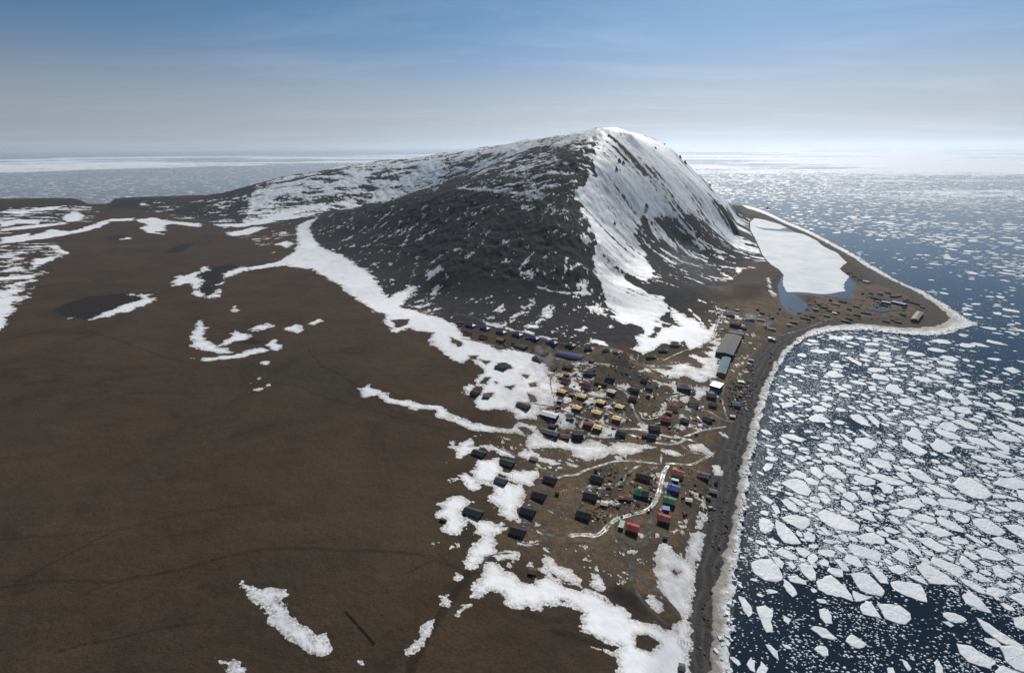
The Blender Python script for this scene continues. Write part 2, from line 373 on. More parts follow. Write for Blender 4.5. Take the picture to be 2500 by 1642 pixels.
def ground(X, Y):
    X = np.asarray(X, float); Y = np.asarray(Y, float)
    a = (np.arctan2(X, Y)-AZ[0])/0.0021; r = (np.log(np.hypot(X, Y))-LR[0])/0.0043
    a = np.clip(a, 0, NA-1.001); r = np.clip(r, 0, NR-1.001); i = r.astype(int); j = a.astype(int); fr = r-i; fa = a-j
    return (Zg[i, j]*(1-fr)*(1-fa)+Zg[i+1, j]*fr*(1-fa)+Zg[i, j+1]*(1-fr)*fa+Zg[i+1, j+1]*fr*fa)
def hit(px, py):
    """first ground point seen along each survey ray"""
    px = np.atleast_1d(np.asarray(px, float)); py = np.atleast_1d(np.asarray(py, float)); d = ray(px, py)
    az = np.arctan2(d[:, 0], d[:, 1]); sl = d[:, 2]/np.hypot(d[:, 0], d[:, 1])
    a = np.clip((az-AZ[0])/0.0021, 0, NA-1.001); j = a.astype(int); fa = a-j
    prof = Zg[:, j]*(1-fa)+Zg[:, j+1]*fa
    zr = CAM_H+GR[:, None]*sl[None, :]; ov = prof >= zr
    near_ = np.where((lsd[:, j] > 60) & (GR[:, None] > 1200), prof-zr*1.0, -1e9)/GR[:, None]     # a ray that just clears the skyline is taken to the skyline
    k = np.where(ov.any(0), ov.argmax(0), near_.argmax(0)); k = np.maximum(k, 1); c = np.arange(len(px))
    e0 = (prof-zr)[k-1, c]; e1 = (prof-zr)[k, c]; t = np.clip(-e0/(e1-e0+1e-9), 0, 1)
    r = GR[k-1]*(1-t)+GR[k]*t
    return np.stack([r*np.sin(az), r*np.cos(az)], -1)
def G(k, pts):
    q = sheet(k, pts); return hit(q[:, 0], q[:, 1])
# ------------------------------------------------------------------ snow: drifts mapped from the photograph, laid as a real sheet
SNOW = [
 ('K', [(170,540),(110,558),(50,590),(55,640),(62,690),(20,740),(-40,775),(0,798),(120,812),(180,842),(250,882),(330,942),(400,992),(450,1037),(520,1052),(525,1110),(580,1150),(640,1130),(700,1138),(790,1158),(812,1210),(835,1270),(1010,1290),(960,1180),(915,1150),(905,1112),(800,1072),(700,1045),(606,1015),(645,960),(682,902),(600,932),(540,968),(508,930),(470,882),(440,832),(362,792),(340,770),(290,737),(230,722),(180,692),(135,640),(120,600)]),
 ('N', [(-60,120),(0,165),(200,185),(250,330),(270,382),(500,445),(700,492),(850,562),(1000,542),(1200,582),(1330,625),(1330,705),(1480,765),(1540,930),(1585,1000),(1700,1025),(1760,1080),(1645,1130),(1650,1280),(1600,1375),(1500,1392),(1440,1420),(1380,1500),(1330,1550),(1100,1545),(1050,1442),(900,1422),(800,1442),(560,1442),(500,1322),(480,1242),(380,1202),(312,1142),(330,1092),(480,1062),(500,982),(540,922),(590,882),(560,822),(500,762),(470,702),(370,682),(300,742),(250,762),(150,722),(100,652),(0,572),(-150,480),(-160,200)]),
 ('N', [(590,140),(760,190),(960,240),(1060,285),(1000,265),(830,240),(640,190)]), ('N', [(1200,265),(1330,300),(1340,330),(1200,310)]), ('N', [(1380,340),(1560,385),(1590,400),(1400,365)]),
 ('N', [(2160,400),(2340,440),(2380,500),(2200,470),(2110,460)]), ('N', [(1250,190),(1340,190),(1380,235),(1250,235)]), ('N', [(1970,270),(2080,210),(2060,260),(2000,290)]),
 ('M', [(350,-20),(960,-20),(1040,60),(1050,150),(1000,162),(900,142),(862,190),(970,202),(960,232),(870,242),(1000,302),(1090,352),(1150,350),(1010,255),(1150,282),(1280,332),(1300,312),(1210,242),(1160,62),(1250,102),(1400,202),(1550,252),(1650,332),(1722,402),(1800,302),(1822,332),(1790,422),(1830,510),(1745,522),(1722,562),(1560,642),(1460,672),(1350,612),(1290,562),(1190,540),(1150,592),(1030,592),(930,662),(800,722),(772,772),(750,712),(640,682),(700,602),(722,482),(790,432),(770,342),(682,282),(590,272),(480,292),(382,242),(420,172),(370,102)]),
 ('M', [(970,972),(1080,1002),(1160,962),(1182,902),(1300,872),(1440,872),(1452,902),(1560,962),(1642,952),(1632,902),(1560,832),(1482,772),(1492,752),(1650,802),(1740,782),(1692,722),(1780,692),(1762,642),(1870,582),(1862,702),(1960,762),(1850,852),(1822,982),(1890,1012),(1850,1062),(1700,1102),(1580,1132),(1500,1102),(1400,1072),(1300,1082),(1180,1092),(1100,1062)]),
 ('M', [(940,1130),(1100,1160),(1240,1150),(1245,1210),(1150,1200),(1010,1165)]), ('M', [(720,965),(860,965),(860,990),(730,985)]), ('M', [(400,1180),(580,1190),(530,1260),(450,1220)]), ('M', [(0,870),(250,885),(420,915),(250,905),(0,890)]), ('M', [(1200,1370),(1420,1350),(1400,1440),(1300,1410),(1190,1400)]), ('M', [(1030,1547),(1080,1430),(1150,1410),(1110,1470),(1080,1547)]),
 ('E', [(420,1020),(540,920),(640,730),(740,720),(660,760),(640,860),(560,990)]), ('E', [(90,1540),(250,1515),(360,1562),(90,1562)]), ('E', [(1610,1310),(1750,1330),(1770,1400),(1660,1370)]), ('E', [(1220,550),(1320,550),(1330,640),(1220,720),(1170,640)]),
 ('F', [(0,492),(150,487),(300,462),(405,460),(330,482),(200,492),(150,512),(0,502)]), ('F', [(410,522),(480,490),(542,516),(520,550),(440,562),(400,540)]), ('F', [(0,562),(100,542),(270,546),(250,572),(100,572),(0,600)]), ('F', [(0,606),(200,580),(430,560),(420,576),(200,602),(0,622)]),
 ('F', [(0,662),(190,632),(180,652),(330,606),(450,622),(560,590),(640,560),(720,540),(865,534),(870,550),(720,556),(650,592),(560,616),(330,662),(100,692),(0,702)]),
 ('F', [(870,545),(980,530),(1100,553),(1300,570),(1290,592),(1100,573),(1060,582),(1072,616),(1000,622),(1060,642),(960,632),(900,596),(960,580),(900,560)]), ('F', [(1450,632),(1560,612),(1650,590),(1732,596),(1600,642),(1500,652)]), ('F', [(1380,575),(1560,570),(1700,540),(1760,510),(1900,480),(1990,480),(1850,530),(1720,570),(1560,592),(1420,590)]), ('F', [(760,675),(820,655),(845,668)]),
 ('F', [(1270,880),(1310,848),(1352,850),(1340,870),(1280,890),(1270,905),(1310,940),(1280,1000),(1312,1030),(1300,1046),(1245,1026),(1250,990),(1230,950),(1160,972),(1110,972),(1150,900),(1190,910)]),
 ('F', [(1432,932),(1456,885),(1550,853),(1700,838),(1860,798),(1930,760),(1960,830),(1900,835),(1700,858),(1560,876),(1500,906)]), ('F', [(1395,968),(1445,945),(1440,955)]), ('F', [(1330,1036),(1390,1020),(1410,985),(1432,1000),(1410,1046),(1340,1046)]),
 ('F', [(555,1196),(680,1140),(860,1080),(920,1060),(900,1030),(970,1038),(1002,1070),(940,1096),(830,1132),(700,1172)]), ('F', [(440,1184),(470,1170),(482,1178)]), ('F', [(836,1025),(865,1022),(862,1032)]),
 ('F', [(1265,1200),(1310,1188),(1326,1260),(1320,1300),(1350,1340),(1400,1370),(1470,1380),(1500,1410),(1420,1406),(1340,1396),(1240,1366),(1260,1330),(1225,1300),(1270,1240)]), ('F', [(1410,1362),(1460,1325),(1500,1300),(1520,1255),(1540,1280),(1590,1280),(1602,1310),(1480,1347)]), ('F', [(1600,1257),(1660,1225),(1720,1218),(1792,1240),(1700,1252),(1620,1262)]),
 ('F', [(1240,1437),(1370,1440),(1520,1413),(1620,1378),(1712,1368),(1722,1392),(1600,1422),(1480,1442),(1380,1452)]), ('F', [(1700,1360),(1782,1308),(1802,1350),(1802,1392),(1750,1382)]), ('F', [(1830,1252),(1920,1223),(1957,1250),(1920,1277)]), ('F', [(1990,1215),(2060,1188),(2075,1200),(2030,1222)]), ('F', [(1475,1130),(1510,1105),(1545,1130),(1500,1140)]), ('F', [(1770,705),(1850,680),(1890,700),(1850,725)]), ('F', [(1690,1465),(1740,1460),(1720,1475)]),
 ('F', [(-60,1060),(100,1040),(122,1060),(80,1112),(50,1180),(20,1252),(-60,1290)]), ('F', [(-60,1010),(162,978),(150,1010),(60,1036),(-60,1036)]), ('F', [(-60,918),(232,898),(220,916),(-60,944)]), ('F', [(10,972),(120,945),(232,933),(140,972),(60,982)]), ('F', [(10,882),(80,850),(152,850),(70,887)]), ('F', [(190,857),(230,800),(352,780),(352,800),(280,832),(220,860)]), ('F', [(308,710),(370,714),(436,762),(425,776),(350,740)]), ('F', [(60,802),(152,790),(90,814)]), ('F', [(75,832),(165,822),(95,842)]), ('F', [(0,715),(75,708),(0,725)]),
 ('G', [(1210,1118),(1260,1130),(1300,1150),(1370,1138),(1432,1150),(1442,1170),(1380,1190),(1422,1240),(1422,1270),(1480,1320),(1540,1350),(1552,1390),(1612,1390),(1672,1440),(1650,1477),(1560,1462),(1520,1440),(1440,1390),(1350,1300),(1380,1270),(1310,1220),(1260,1170)]),
 ('G', [(1070,1490),(1140,1495),(1205,1500),(1265,1570),(1240,1640),(1150,1600),(1120,1540)]), ('G', [(1800,140),(1850,118),(1900,150),(1960,188),(2080,208),(2200,228),(2260,270),(2260,307),(2190,282),(2180,242),(2060,237),(1930,202),(1890,172),(1820,177)]), ('G', [(1255,152),(1345,122),(1320,147)]),
 ('G', [(2045,1455),(2110,1388),(2148,1310),(2172,1293),(2152,1350),(2114,1412)]), ('G', [(2210,1180),(2240,1175),(2235,1220),(2215,1220)]), ('G', [(1780,1490),(1820,1500),(1815,1520)]), ('G', [(1260,110),(1300,85),(1290,105)]),
 ('D', [(1020,950),(1100,985),(1180,995),(1240,1000),(1180,1005),(1100,998),(1040,975)]),
 ('A', [(240,0),(390,30),(382,50),(300,77),(250,40)]), ('A', [(460,-10),(690,-10),(640,60),(580,100),(622,130),(610,180),(540,232),(470,332),(398,322),(430,240),(470,150),(522,80)]), ('A', [(640,230),(700,200),(790,195),(800,245),(700,245),(640,255)]),
 ('A', [(450,527),(470,450),(520,390),(530,310),(580,280),(650,288),(700,338),(770,368),(800,408),(870,432),(950,390),(1000,368),(1060,400),(1170,448),(1240,488),(1330,498),(1430,568),(1530,598),(1600,658),(1700,688),(1790,718),(1840,770),(1920,772),(1930,720),(2000,700),(2032,750),(2032,1200),(1500,1200),(1520,1077),(1510,950),(1490,910),(1530,882),(1480,872),(1380,832),(1340,802),(1270,762),(1270,642),(1200,602),(1080,562),(1020,582),(900,602),(740,592),(690,582),(710,540),(680,500),(600,480),(560,512),(500,522)]),
 ('A', [(958,203),(1030,240),(1080,300),(1170,348),(1222,390),(1242,442),(1130,402),(1010,332),(990,262)]), ('A', [(940,318),(980,318),(1040,378),(1150,428),(1240,448),(1420,520),(1450,560),(1330,505),(1200,480),(1050,410)]), ('A', [(1308,348),(1390,368),(1424,450),(1400,492),(1300,440),(1330,390)]),
 ('A', [(1790,200),(1840,138),(1920,200),(1990,232),(2030,170),(2050,120),(2080,68),(2122,68),(2112,200),(2082,330),(2052,450),(2032,640),(1990,682),(1900,592),(1830,472),(1780,342),(1800,290),(1770,250)]), ('A', [(1728,552),(1750,518),(1800,560),(1842,602),(1790,622)]), ('A', [(840,290),(890,265),(880,300)]), ('A', [(980,185),(1020,195),(1010,210)]), ('A', [(230,520),(270,520),(260,575),(235,580)]), ('A', [(340,350),(370,370),(345,395)]), ('A', [(430,750),(475,740),(460,768)]), ('A', [(1320,885),(1420,905),(1500,945),(1400,920)]), ('A', [(350,660),(380,610),(440,585),(390,625)]),('A', [(320,130),(365,125),(360,150)]),
 ('W', [(340,120),(440,128),(430,60),(600,-10),(642,30),(622,110),(800,88),(900,78),(1000,128),(1180,200),(1192,242),(1050,222),(960,182),(780,132),(640,152),(600,182),(500,222),(440,262),(470,180)]), ('W', [(1238,180),(1350,188),(1450,168),(1532,220),(1440,262),(1420,282),(1300,242)]), ('W', [(330,30),(400,25),(410,60),(350,75)]), ('W', [(1500,250),(1700,290),(1990,380),(1900,360),(1700,350),(1560,300)]), ('W', [(1460,320),(1560,360),(1540,390)]),
 ('W', [(590,440),(690,370),(700,285),(830,305),(990,265),(1010,350),(1050,420),(1070,450),(1340,455),(1500,455),(1530,465),(1440,620),(1380,632),(1200,587),(1080,495),(1000,480),(940,562),(870,592),(720,572),(620,502)]), ('W', [(490,510),(550,480),(640,540),(800,580),(940,590),(962,642),(700,602),(722,660),(640,712),(560,692),(530,602)]),
 ('W', [(960,640),(1060,560),(1120,612),(1240,632),(1300,622),(1332,760),(1310,882),(1250,962),(1250,1040),(1300,1102),(1150,1082),(1000,1022),(1040,932),(900,862),(830,852),(940,742)]), ('W', [(180,900),(290,810),(370,778),(500,798),(602,870),(510,962),(440,1002),(460,1082),(582,1150),(520,1212),(510,1272),(430,1322),(300,1292),(240,1242),(300,1152),(280,1052),(110,1092),(130,1050),(250,962)]),
 ('W', [(580,1080),(700,1110),(850,1120),(1000,1190),(1102,1230),(1000,1282),(930,1292),(940,1450),(900,1580),(660,1580),(650,1432),(770,1332),(640,1282),(660,1202)]), ('W', [(1650,958),(1742,1000),(1700,1012)]), ('W', [(1290,1080),(1420,1150),(1580,1290),(1560,1285),(1400,1170)]), ('W', [(1250,1380),(1340,1430),(1560,1385),(1540,1410),(1380,1470),(1260,1440)]), ('W', [(380,1410),(460,1405),(440,1450)]),
 ('R', [(0,0),(550,18),(640,60),(700,10),(1040,48),(1150,18),(1262,80),(1150,112),(950,167),(870,162),(660,142),(620,202),(450,242),(280,247),(100,162),(100,112),(0,90)]), ('R', [(1400,110),(1600,128),(1722,160),(1600,187),(1450,162)]), ('R', [(1780,50),(1980,18),(2100,130),(2132,172),(1950,132),(1830,102)]), ('R', [(2150,340),(2210,328),(2262,410),(2250,472),(2170,482)]), ('R', [(1830,700),(1950,758),(2042,870),(2042,950),(2022,1130),(1992,1242),(1910,1232),(1940,1150),(1910,1000),(1960,980),(1990,860),(1880,762)]), ('R', [(40,240),(160,290),(60,260)]), ('R', [(0,260),(180,345),(150,360),(0,310)]), ('R', [(1720,1120),(1770,1130),(1780,1220),(1730,1200)]), ('R', [(1350,1500),(1450,1450),(1560,1520),(1600,1600),(1400,1600)]), ('R', [(1070,1320),(1130,1350),(1120,1385)]),
 ('Y', [(0,1270),(170,1168),(380,1168),(562,1190),(540,1260),(550,1332),(640,1402),(870,1462),(1000,1420),(1150,1448),(1200,1522),(1380,1522),(1530,1458),(1680,1458),(1752,1570),(400,1570),(340,1442),(420,1342),(300,1342),(180,1302)]), ('Y', [(900,960),(1000,958),(1060,1040),(1232,1060),(1220,1162),(1100,1212),(900,1182),(880,1100)]), ('Y', [(1000,880),(1120,818),(1162,960),(1060,962)]), ('Y', [(1380,740),(1500,700),(1562,780),(1450,792)]), ('Y', [(1090,450),(1180,378),(1322,480),(1332,562),(1150,502)]), ('Y', [(1450,590),(1600,568),(1740,568),(1802,652),(1700,662),(1550,642)]), ('Y', [(1170,230),(1300,218),(1400,300),(1552,340),(1450,342),(1330,312)]), ('Y', [(1720,830),(1870,798),(1882,870),(1800,882)]), ('Y', [(1740,1220),(1930,1238),(1962,1380),(1780,1392),(1560,1362),(1740,1332)]), ('Y', [(1880,1490),(2200,1500),(2400,1540),(2400,1570),(1900,1570)]), ('Y', [(1010,650),(1120,660),(1190,720),(1060,740)]), ('Y', [(1330,1080),(1380,1070),(1390,1150),(1340,1160)]), ('Y', [(1080,40),(1350,30),(1780,80),(1500,75),(1250,60)]),
 ('H', [(230,840),(290,880),(310,890),(270,865)]), ('H', [(400,940),(450,970),(495,1003),(440,985)]), ('H', [(725,995),(745,1030),(745,1070),(775,1130),(755,1120),(735,1060)]), ('H', [(360,850),(430,870),(505,905),(440,885)]), ('H', [(60,730),(130,760),(200,820),(130,780)]), ('H', [(240,755),(310,790),(350,830),(290,805)]), ('H', [(470,740),(545,750),(540,820),(510,800)]), ('H', [(280,1140),(335,1150),(310,1160)]), ('H', [(530,930),(552,940),(540,970),(525,955)]),
 ('H', [(560,535),(620,538),(680,560),(660,566),(600,552)]),
]
SNOW_HOLES = [('A', [(1640,822),(1720,800),(1812,860),(1790,882),(1740,912),(1650,882)]), ('A', [(1050,395),(1150,430),(1260,465),(1240,480),(1120,445)]), ('A', [(2000,200),(1960,230),(1900,170),(1960,120)]), ('A', [(1900,335),(1970,340),(1930,362)]), ('A', [(1090,545),(1160,552),(1110,562)]),
 ('N', [(150,440),(250,440),(290,490),(230,510)]), ('N', [(400,640),(520,640),(490,690),(420,690)]), ('N', [(1120,900),(1260,920),(1220,970)]), ('N', [(1260,1050),(1340,1030),(1370,1090),(1280,1100)]), ('N', [(760,1010),(820,1040),(780,1060)]), ('N', [(600,960),(690,960),(640,1050),(540,1050)]), ('N', [(1230,1180),(1330,1210),(1370,1320),(1270,1310)]), ('N', [(800,740),(930,750),(1010,820),(900,860),(770,840)]), ('N', [(480,1080),(600,1080),(560,1220),(400,1200)]), ('N', [(570,1180),(720,1180),(740,1230),(600,1260)]), ('N', [(1070,1300),(1280,1330),(1280,1400),(1080,1400)]),
 ('N', [(910,1100),(1060,1060),(1000,1130)]), ('N', [(540,700),(700,720),(640,780)]), ('N', [(200,90),(330,110),(330,220),(230,230)]),
 ('M', [(830,110),(960,150),(920,180)]), ('M', [(900,320),(1050,360),(930,500),(860,490),(940,400)]), ('M', [(1380,540),(1300,570),(1440,660)]), ('M', [(1200,320),(1020,280),(1150,355)]), ('K', [(560,1085),(640,1080),(640,1110),(575,1125)]), ('K', [(860,1170),(920,1195),(880,1215)]),
 ('V', [(330,220),(400,180),(480,250),(400,240)]), ('Y', [(180,1210),(400,1240),(420,1330),(300,1330)])]
# zones of broken snow: (sheet, outline, share of the ground covered, patch size in metres, stretch)
SNOW_ZONES = [
 ('P', [(1330,890),(1560,880),(1680,880),(1760,930),(1720,1050),(1560,1080),(1330,1060)], 0.13, 13, 0.6, 0.3),
 ('P', [(1150,1080),(1300,1090),(1560,1110),(1700,1130),(1690,1400),(1560,1400),(1300,1400),(1080,1330)], 0.06, 13, 0.6, 0.3),
 ('P', [(1740,740),(1830,760),(1850,860),(1790,1000),(1740,960)], 0.14, 12, 0.6, 0.3),
 ('K', [(-150,350),(0,300),(250,270),(640,215),(850,190),(1000,160),(1300,130),(1500,85),(1650,72),(1660,120),(1500,145),(1300,180),(1100,260),(900,330),(700,400),(500,450),(200,508),(60,545),(-100,560),(-230,575),(-190,480)], 0.68, 60, 0.45, -0.2),
 ('K', [(1700,72),(1665,130),(1660,250),(1610,370),(1560,450),(1300,440),(900,390),(1010,310),(1160,240),(1300,180),(1480,120)], 0.34, 26, 0.45, -0.25),
 ('K', [(130,600),(500,450),(900,390),(1300,440),(1560,450),(1600,560),(1650,660),(1640,830),(1720,990),(1740,1100),(1500,1150),(930,1110),(700,1030),(540,950),(330,760)], 0.095, 26, 0.45, -2.0),
 ('K', [(1670,75),(1740,68),(1850,105),(1950,140),(2120,250),(2240,360),(2330,430),(2330,480),(2240,470),(2100,515),(1980,510),(1890,530),(1810,556),(1850,622),(1840,652),(1890,762),(1905,875),(1860,862),(1780,815),(1800,885),(1880,952),(1960,972),(1992,1012),(1900,1125),(1745,1085),(1732,990),(1700,920),(1652,830),(1642,720),(1662,660),(1612,560),(1566,500),(1572,420),(1602,380),(1662,250),(1645,150)], 0.90, 34, 0.07, 0.66),
 ('P', [(1560,470),(1600,440),(1660,430),(1720,455),(1780,495),(1830,530),(1850,580),(1868,640),(1830,650),(1760,625),(1690,610),(1640,600),(1590,560)], 0.40, 42, 0.12, 0.66),
 ('P', [(1520,560),(1600,570),(1700,610),(1830,650),(1820,670),(1740,690),(1650,700),(1570,690),(1540,620)], 0.13, 26, 0.3, 0.66),
 ('F', [(900,420),(1500,390),(1900,300),(1950,330),(1880,400),(1800,500),(1700,555),(1500,560),(1000,530)], 0.14, 45, 0.5, 0.0),
 ('F', [(1340,560),(1780,500),(2080,470),(2020,540),(1900,600),(1880,700),(1780,760),(1650,700)], 0.10, 40, 0.5, 0.3),
 ('F', [(-100,470),(300,450),(560,460),(640,500),(560,560),(200,620),(-100,640)], 0.22, 60, 0.4, 0.1),
 ('F', [(-100,700),(330,700),(400,790),(240,920),(140,1040),(60,1220),(-100,1300)], 0.22, 40, 0.4, 0.1),
 ('XY', [(250,1840),(480,1840),(700,2100),(640,2500),(300,2750),(-100,3250),(-350,3150),(100,2500)], 0.70, 36, 0.5, 0.2),
 ('N', [(-200,0),(1400,300),(2380,560),(2380,380),(1200,150),(300,20),(-200,-150)], 0.06, 16, 0.6, 0.4),
]
X, Y, Z = GX, GY, Zg
jag = fbm(X, Y, 40, 3, 0.6, 2)*3.6+fbm(X*0.55+Y*0.3, Y, 11.0, 5, 0.85, 5)*4.6
rr = np.hypot(X, Y); jag = jag*np.clip(rr/850.0, 0.48, 1.6)
SF = np.full(X.shape, -30.0)
def box_idx(P, m):
    return (X > P[:, 0].min()-m) & (X < P[:, 0].max()+m) & (Y > P[:, 1].min()-m) & (Y < P[:, 1].max()+m)
for k, pts in SNOW:
    P = G(k, pts); i = box_idx(P, 25.0)
    SF[i] = np.maximum(SF[i], np.minimum(poly_sdf(P, X[i], Y[i]), 14)*0.62+0.6+jag[i])
for k, pts in SNOW_HOLES:
    P = G(k, pts); i = box_idx(P, 12.0)
    SF[i] = np.minimum(SF[i], -(poly_sdf(P, X[i], Y[i])+jag[i]*0.8))
for k, pts, cov, wl_, st, an in SNOW_ZONES:
    P = np.array(pts, float) if k == 'XY' else G(k, pts); i = box_idx(P, 60.0); xi, yi = X[i], Y[i]
    a = math.radians(-32) if an > 0.6 else an
    uu = xi*math.cos(a)+yi*math.sin(a); vv = -xi*math.sin(a)+yi*math.cos(a)
    n = fbm(uu*st, vv, wl_, 5, 0.72, 3)+0.5*fbm(uu*max(st, 0.3), vv, wl_*0.22, 3, 0.8, 6)+0.55*fbm(xi, yi, wl_*5, 2, 0.6, 1)
    s = poly_sdf(P, xi, yi)+fbm(xi, yi, 60, 3, 0.6, 6)*22
    q = np.quantile(n[s > 0], 1-cov) if (s > 0).any() else 0
    n2 = n-q-0.5*ss(0, -25, s)*1.0
    f = np.where(s > -25, np.minimum(n2*wl_*0.22, s+12), -30)
    SF[i] = np.maximum(SF[i], f)
# snow lines that follow a ledge or a pipe
for k, pts, w in (('K', [(905,386),(1000,392),(1100,402),(1180,412),(1290,424),(1350,436)], 5.0), ('K', [(1330,910),(1400,932),(1480,942),(1600,945)], 3.0), ('K', [(560,405),(640,380),(760,390)], 2.0),
                  ('N', [(590,135),(760,185),(1000,262),(1300,330),(1560,385),(1740,405)], 1.2), ('M', [(1660,330),(1580,220),(1440,80)], 2.5)):
    P = G(k, pts); i = box_idx(P, 20); SF[i] = np.maximum(SF[i], w-line_dist(P, X[i], Y[i])+jag[i]*0.5)
SF = np.where((lsd < 24) | (lkd > -3), -30, SF)

# ground tints
foot = hit(WEST_FOOT[:, 0], WEST_FOOT[:, 1])
ROCKP = np.concatenate([foot, G('H', [(700, 900), (690, 850), (620, 700), (600, 600), (560, 540)]), [(1100, 3600), (600, 4200), (-900, 4400), (-1500, 4000)], G('P', [(480, 488), (390, 492), (300, 488), (245, 512), (330, 512), (480, 530), (560, 546), (690, 544), (770, 531)])])
rsd = poly_sdf(ROCKP, X, Y)
tint_rock = ss(-22, 22, rsd+fbm(X, Y, 90, 4, 0.55, 1)*26+fbm(X, Y, 18, 3, 0.6, 4)*8)
tint_rock = np.maximum(tint_rock, 0.6*ss(46, 60, base+fbm(X, Y, 90, 4, 0.55, 1)*6)*ss(-1500, -2000, X))
vil = poly_sdf(G('P', [(1290,850),(1560,870),(1690,870),(1760,740),(1860,720),(2000,690),(2200,700),(2300,760),(2200,800),(1950,800),(1860,880),(1800,1010),(1760,1150),(1700,1300),(1690,1500),(1450,1420),(1240,1330),(1300,1130),(1230,1060)]), X, Y)
tint_vil = ss(-30, 30, vil+fbm(X, Y, 40, 3, 0.6, 0)*14)*(1-tint_rock)
tint_beach = ss(46, 34, lsd+fbm(X, Y, 22, 3, 0.6, 1)*5)*ss(-9, 8, 60-Z)
spit = poly_sdf(at_z(*sheet('T', [(-100, 900), (1000, 905), (1500, 960), (1900, 860), (1850, 700), (1640, 560), (1000, 220), (560, 0), (400, -40), (820, 300), (1250, 480), (1500, 640), (1300, 780), (600, 800), (-100, 850)]).T, 3.0), X, Y)
tint_beach = np.maximum(tint_beach, ss(-8, 10, spit+fbm(X, Y, 30, 3, 0.6, 2)*8)*0.9)
damp = np.zeros_like(X)
for k, pts in (('F', [(345,1130),(420,1085),(560,1045),(700,1025),(850,1018),(920,1028),(935,1055),(860,1080),(700,1135),(570,1190),(480,1180),(400,1160)]),
               ('F', [(1290,880),(1400,850),(1480,830),(1560,850),(1450,890),(1440,930),(1400,970),(1380,1020),(1320,1035),(1285,1000),(1310,940)]),
               ('F', [(660,665),(760,645),(860,655),(760,680)]), ('F', [(1550,1320),(1640,1310),(1700,1335),(1640,1350),(1560,1345)]),
               ('F', [(1050,760),(1150,710),(1260,700),(1150,760)]), ('A', [(1450,500),(1560,590),(1700,640),(1650,520),(1500,420)])):
    P = G(k, pts); i = box_idx(P, 40); damp[i] = np.maximum(damp[i], ss(-8, 6, poly_sdf(P, X[i], Y[i])+fbm(X[i], Y[i], 30, 3, 0.6, 2)*5))
# tyre and walking tracks worn into the tundra
TRACKS = [('G', [(-60,1150),(0,1135),(150,1112),(350,1102),(550,1105),(740,1075),(900,1045),(1030,1010),(1150,975),(1280,948),(1420,938),(1600,945),(1800,950),(2000,960),(2100,968),(2256,1030)], 1.5, 0.6),
 ('G', [(-40,1150),(60,1120),(250,1020),(400,940),(560,860),(620,825)], 1.0, 0.6), ('G', [(0,895),(250,878),(600,845),(800,790),(1000,755),(1200,725),(1400,715)], 0.9, 0.5),
 ('G', [(280,1455),(420,1420),(600,1385),(800,1345),(1000,1310)], 1.1, 0.55), ('G', [(2085,700),(2080,900),(2070,1050),(2075,1250),(2090,1330)], 0.6, 0.28),
 ('F', [(500,1235),(650,1285),(800,1335),(1000,1410),(1220,1470),(1500,1500)], 2.2, 0.5), ('F', [(250,1350),(420,1380),(700,1410),(900,1420)], 1.0, 0.4),
 ('G', [(1540,-60),(1600,20),(1700,70),(1810,135)], 1.5, 0.6), ('G', [(1380,115),(1500,130),(1650,190),(1900,260),(2100,310),(2256,355)], 1.2, 0.5),
 ('A', [(440,340),(340,500),(240,640),(140,790),(30,1000),(0,1077)], 3.0, 0.8), ('A', [(0,340),(150,260),(400,335),(500,350)], 1.0, 0.6), ('A', [(200,210),(300,300),(420,345)], 1.0, 0.5), ('G', [(1500,905),(1580,910),(1640,898),(1760,880)], 2.0, 0.3),
 ('A', [(1050,770),(1200,810),(1350,870),(1470,905)], 2.4, 0.7), ('A', [(850,650),(1000,700),(1100,690)], 3.0, 0.5)]
trk = np.zeros_like(X)
for k, pts, w, s in TRACKS:
    P = G(k, pts); i = box_idx(P, 15); d = line_dist(P, X[i]+fbm(X[i], Y[i], 30, 2, 0.5, 1)*1.5, Y[i]+fbm(X[i], Y[i], 30, 2, 0.5, 4)*1.5)
    trk[i] = np.maximum(trk[i], s*ss(w*1.6, w*0.5, d))
# the worn ground inside the village between houses
keep = (lsd > -14)
kf = keep[:-1, :-1] | keep[1:, :-1] | keep[:-1, 1:] | keep[1:, 1:]
def grid_mesh(name, Zv, cellmask, attrs):
    ii, jj = np.nonzero(cellmask); idx = lambda a, b: a*NA+b
    q = np.stack([idx(ii, jj), idx(ii, jj+1), idx(ii+1, jj+1), idx(ii+1, jj)], -1)[:, ::-1]
    used, inv = np.unique(q, return_inverse=True); q = inv.reshape(-1, 4)
    v = np.stack([X.ravel()[used], Y.ravel()[used], Zv.ravel()[used]], -1)
    me = mesh_np(name, v, quads=q, smooth=True)
    for k, a in attrs.items(): attr(me, k, a.ravel()[used])
    return me

m = NT('tundra_and_rock')
n_big = m.noise(0.004, 5, 0.6); n_mid = m.noise(0.035, 6, 0.65); n_fine = m.noise(0.45, 5, 0.7); n_str = m.noise(0.05, 6, 0.6, stretch=(0.35, 1.0, 1.0), rot=0.35, dist=0.6)
n_pat = m.noise(0.0085, 6, 0.68, dist=0.8)
tun = m.mix(m.rng(n_str, 0.35, 0.7), (0.053, 0.036, 0.024), (0.082, 0.053, 0.033))
tun = m.mix(m.rng(n_big, 0.44, 0.60), tun, (0.054, 0.043, 0.031))
tun = m.mix(m.rng(n_pat, 0.47, 0.62, 0, 0.85), tun, (0.080, 0.053, 0.032))
tun = m.mix(m.rng(n_pat, 0.46, 0.36, 0, 0.7), tun, (0.036, 0.027, 0.020))
tun = m.mix(m.rng(n_fine, 0.42, 0.62, 0.0, 0.45), tun, (0.034, 0.024, 0.016))
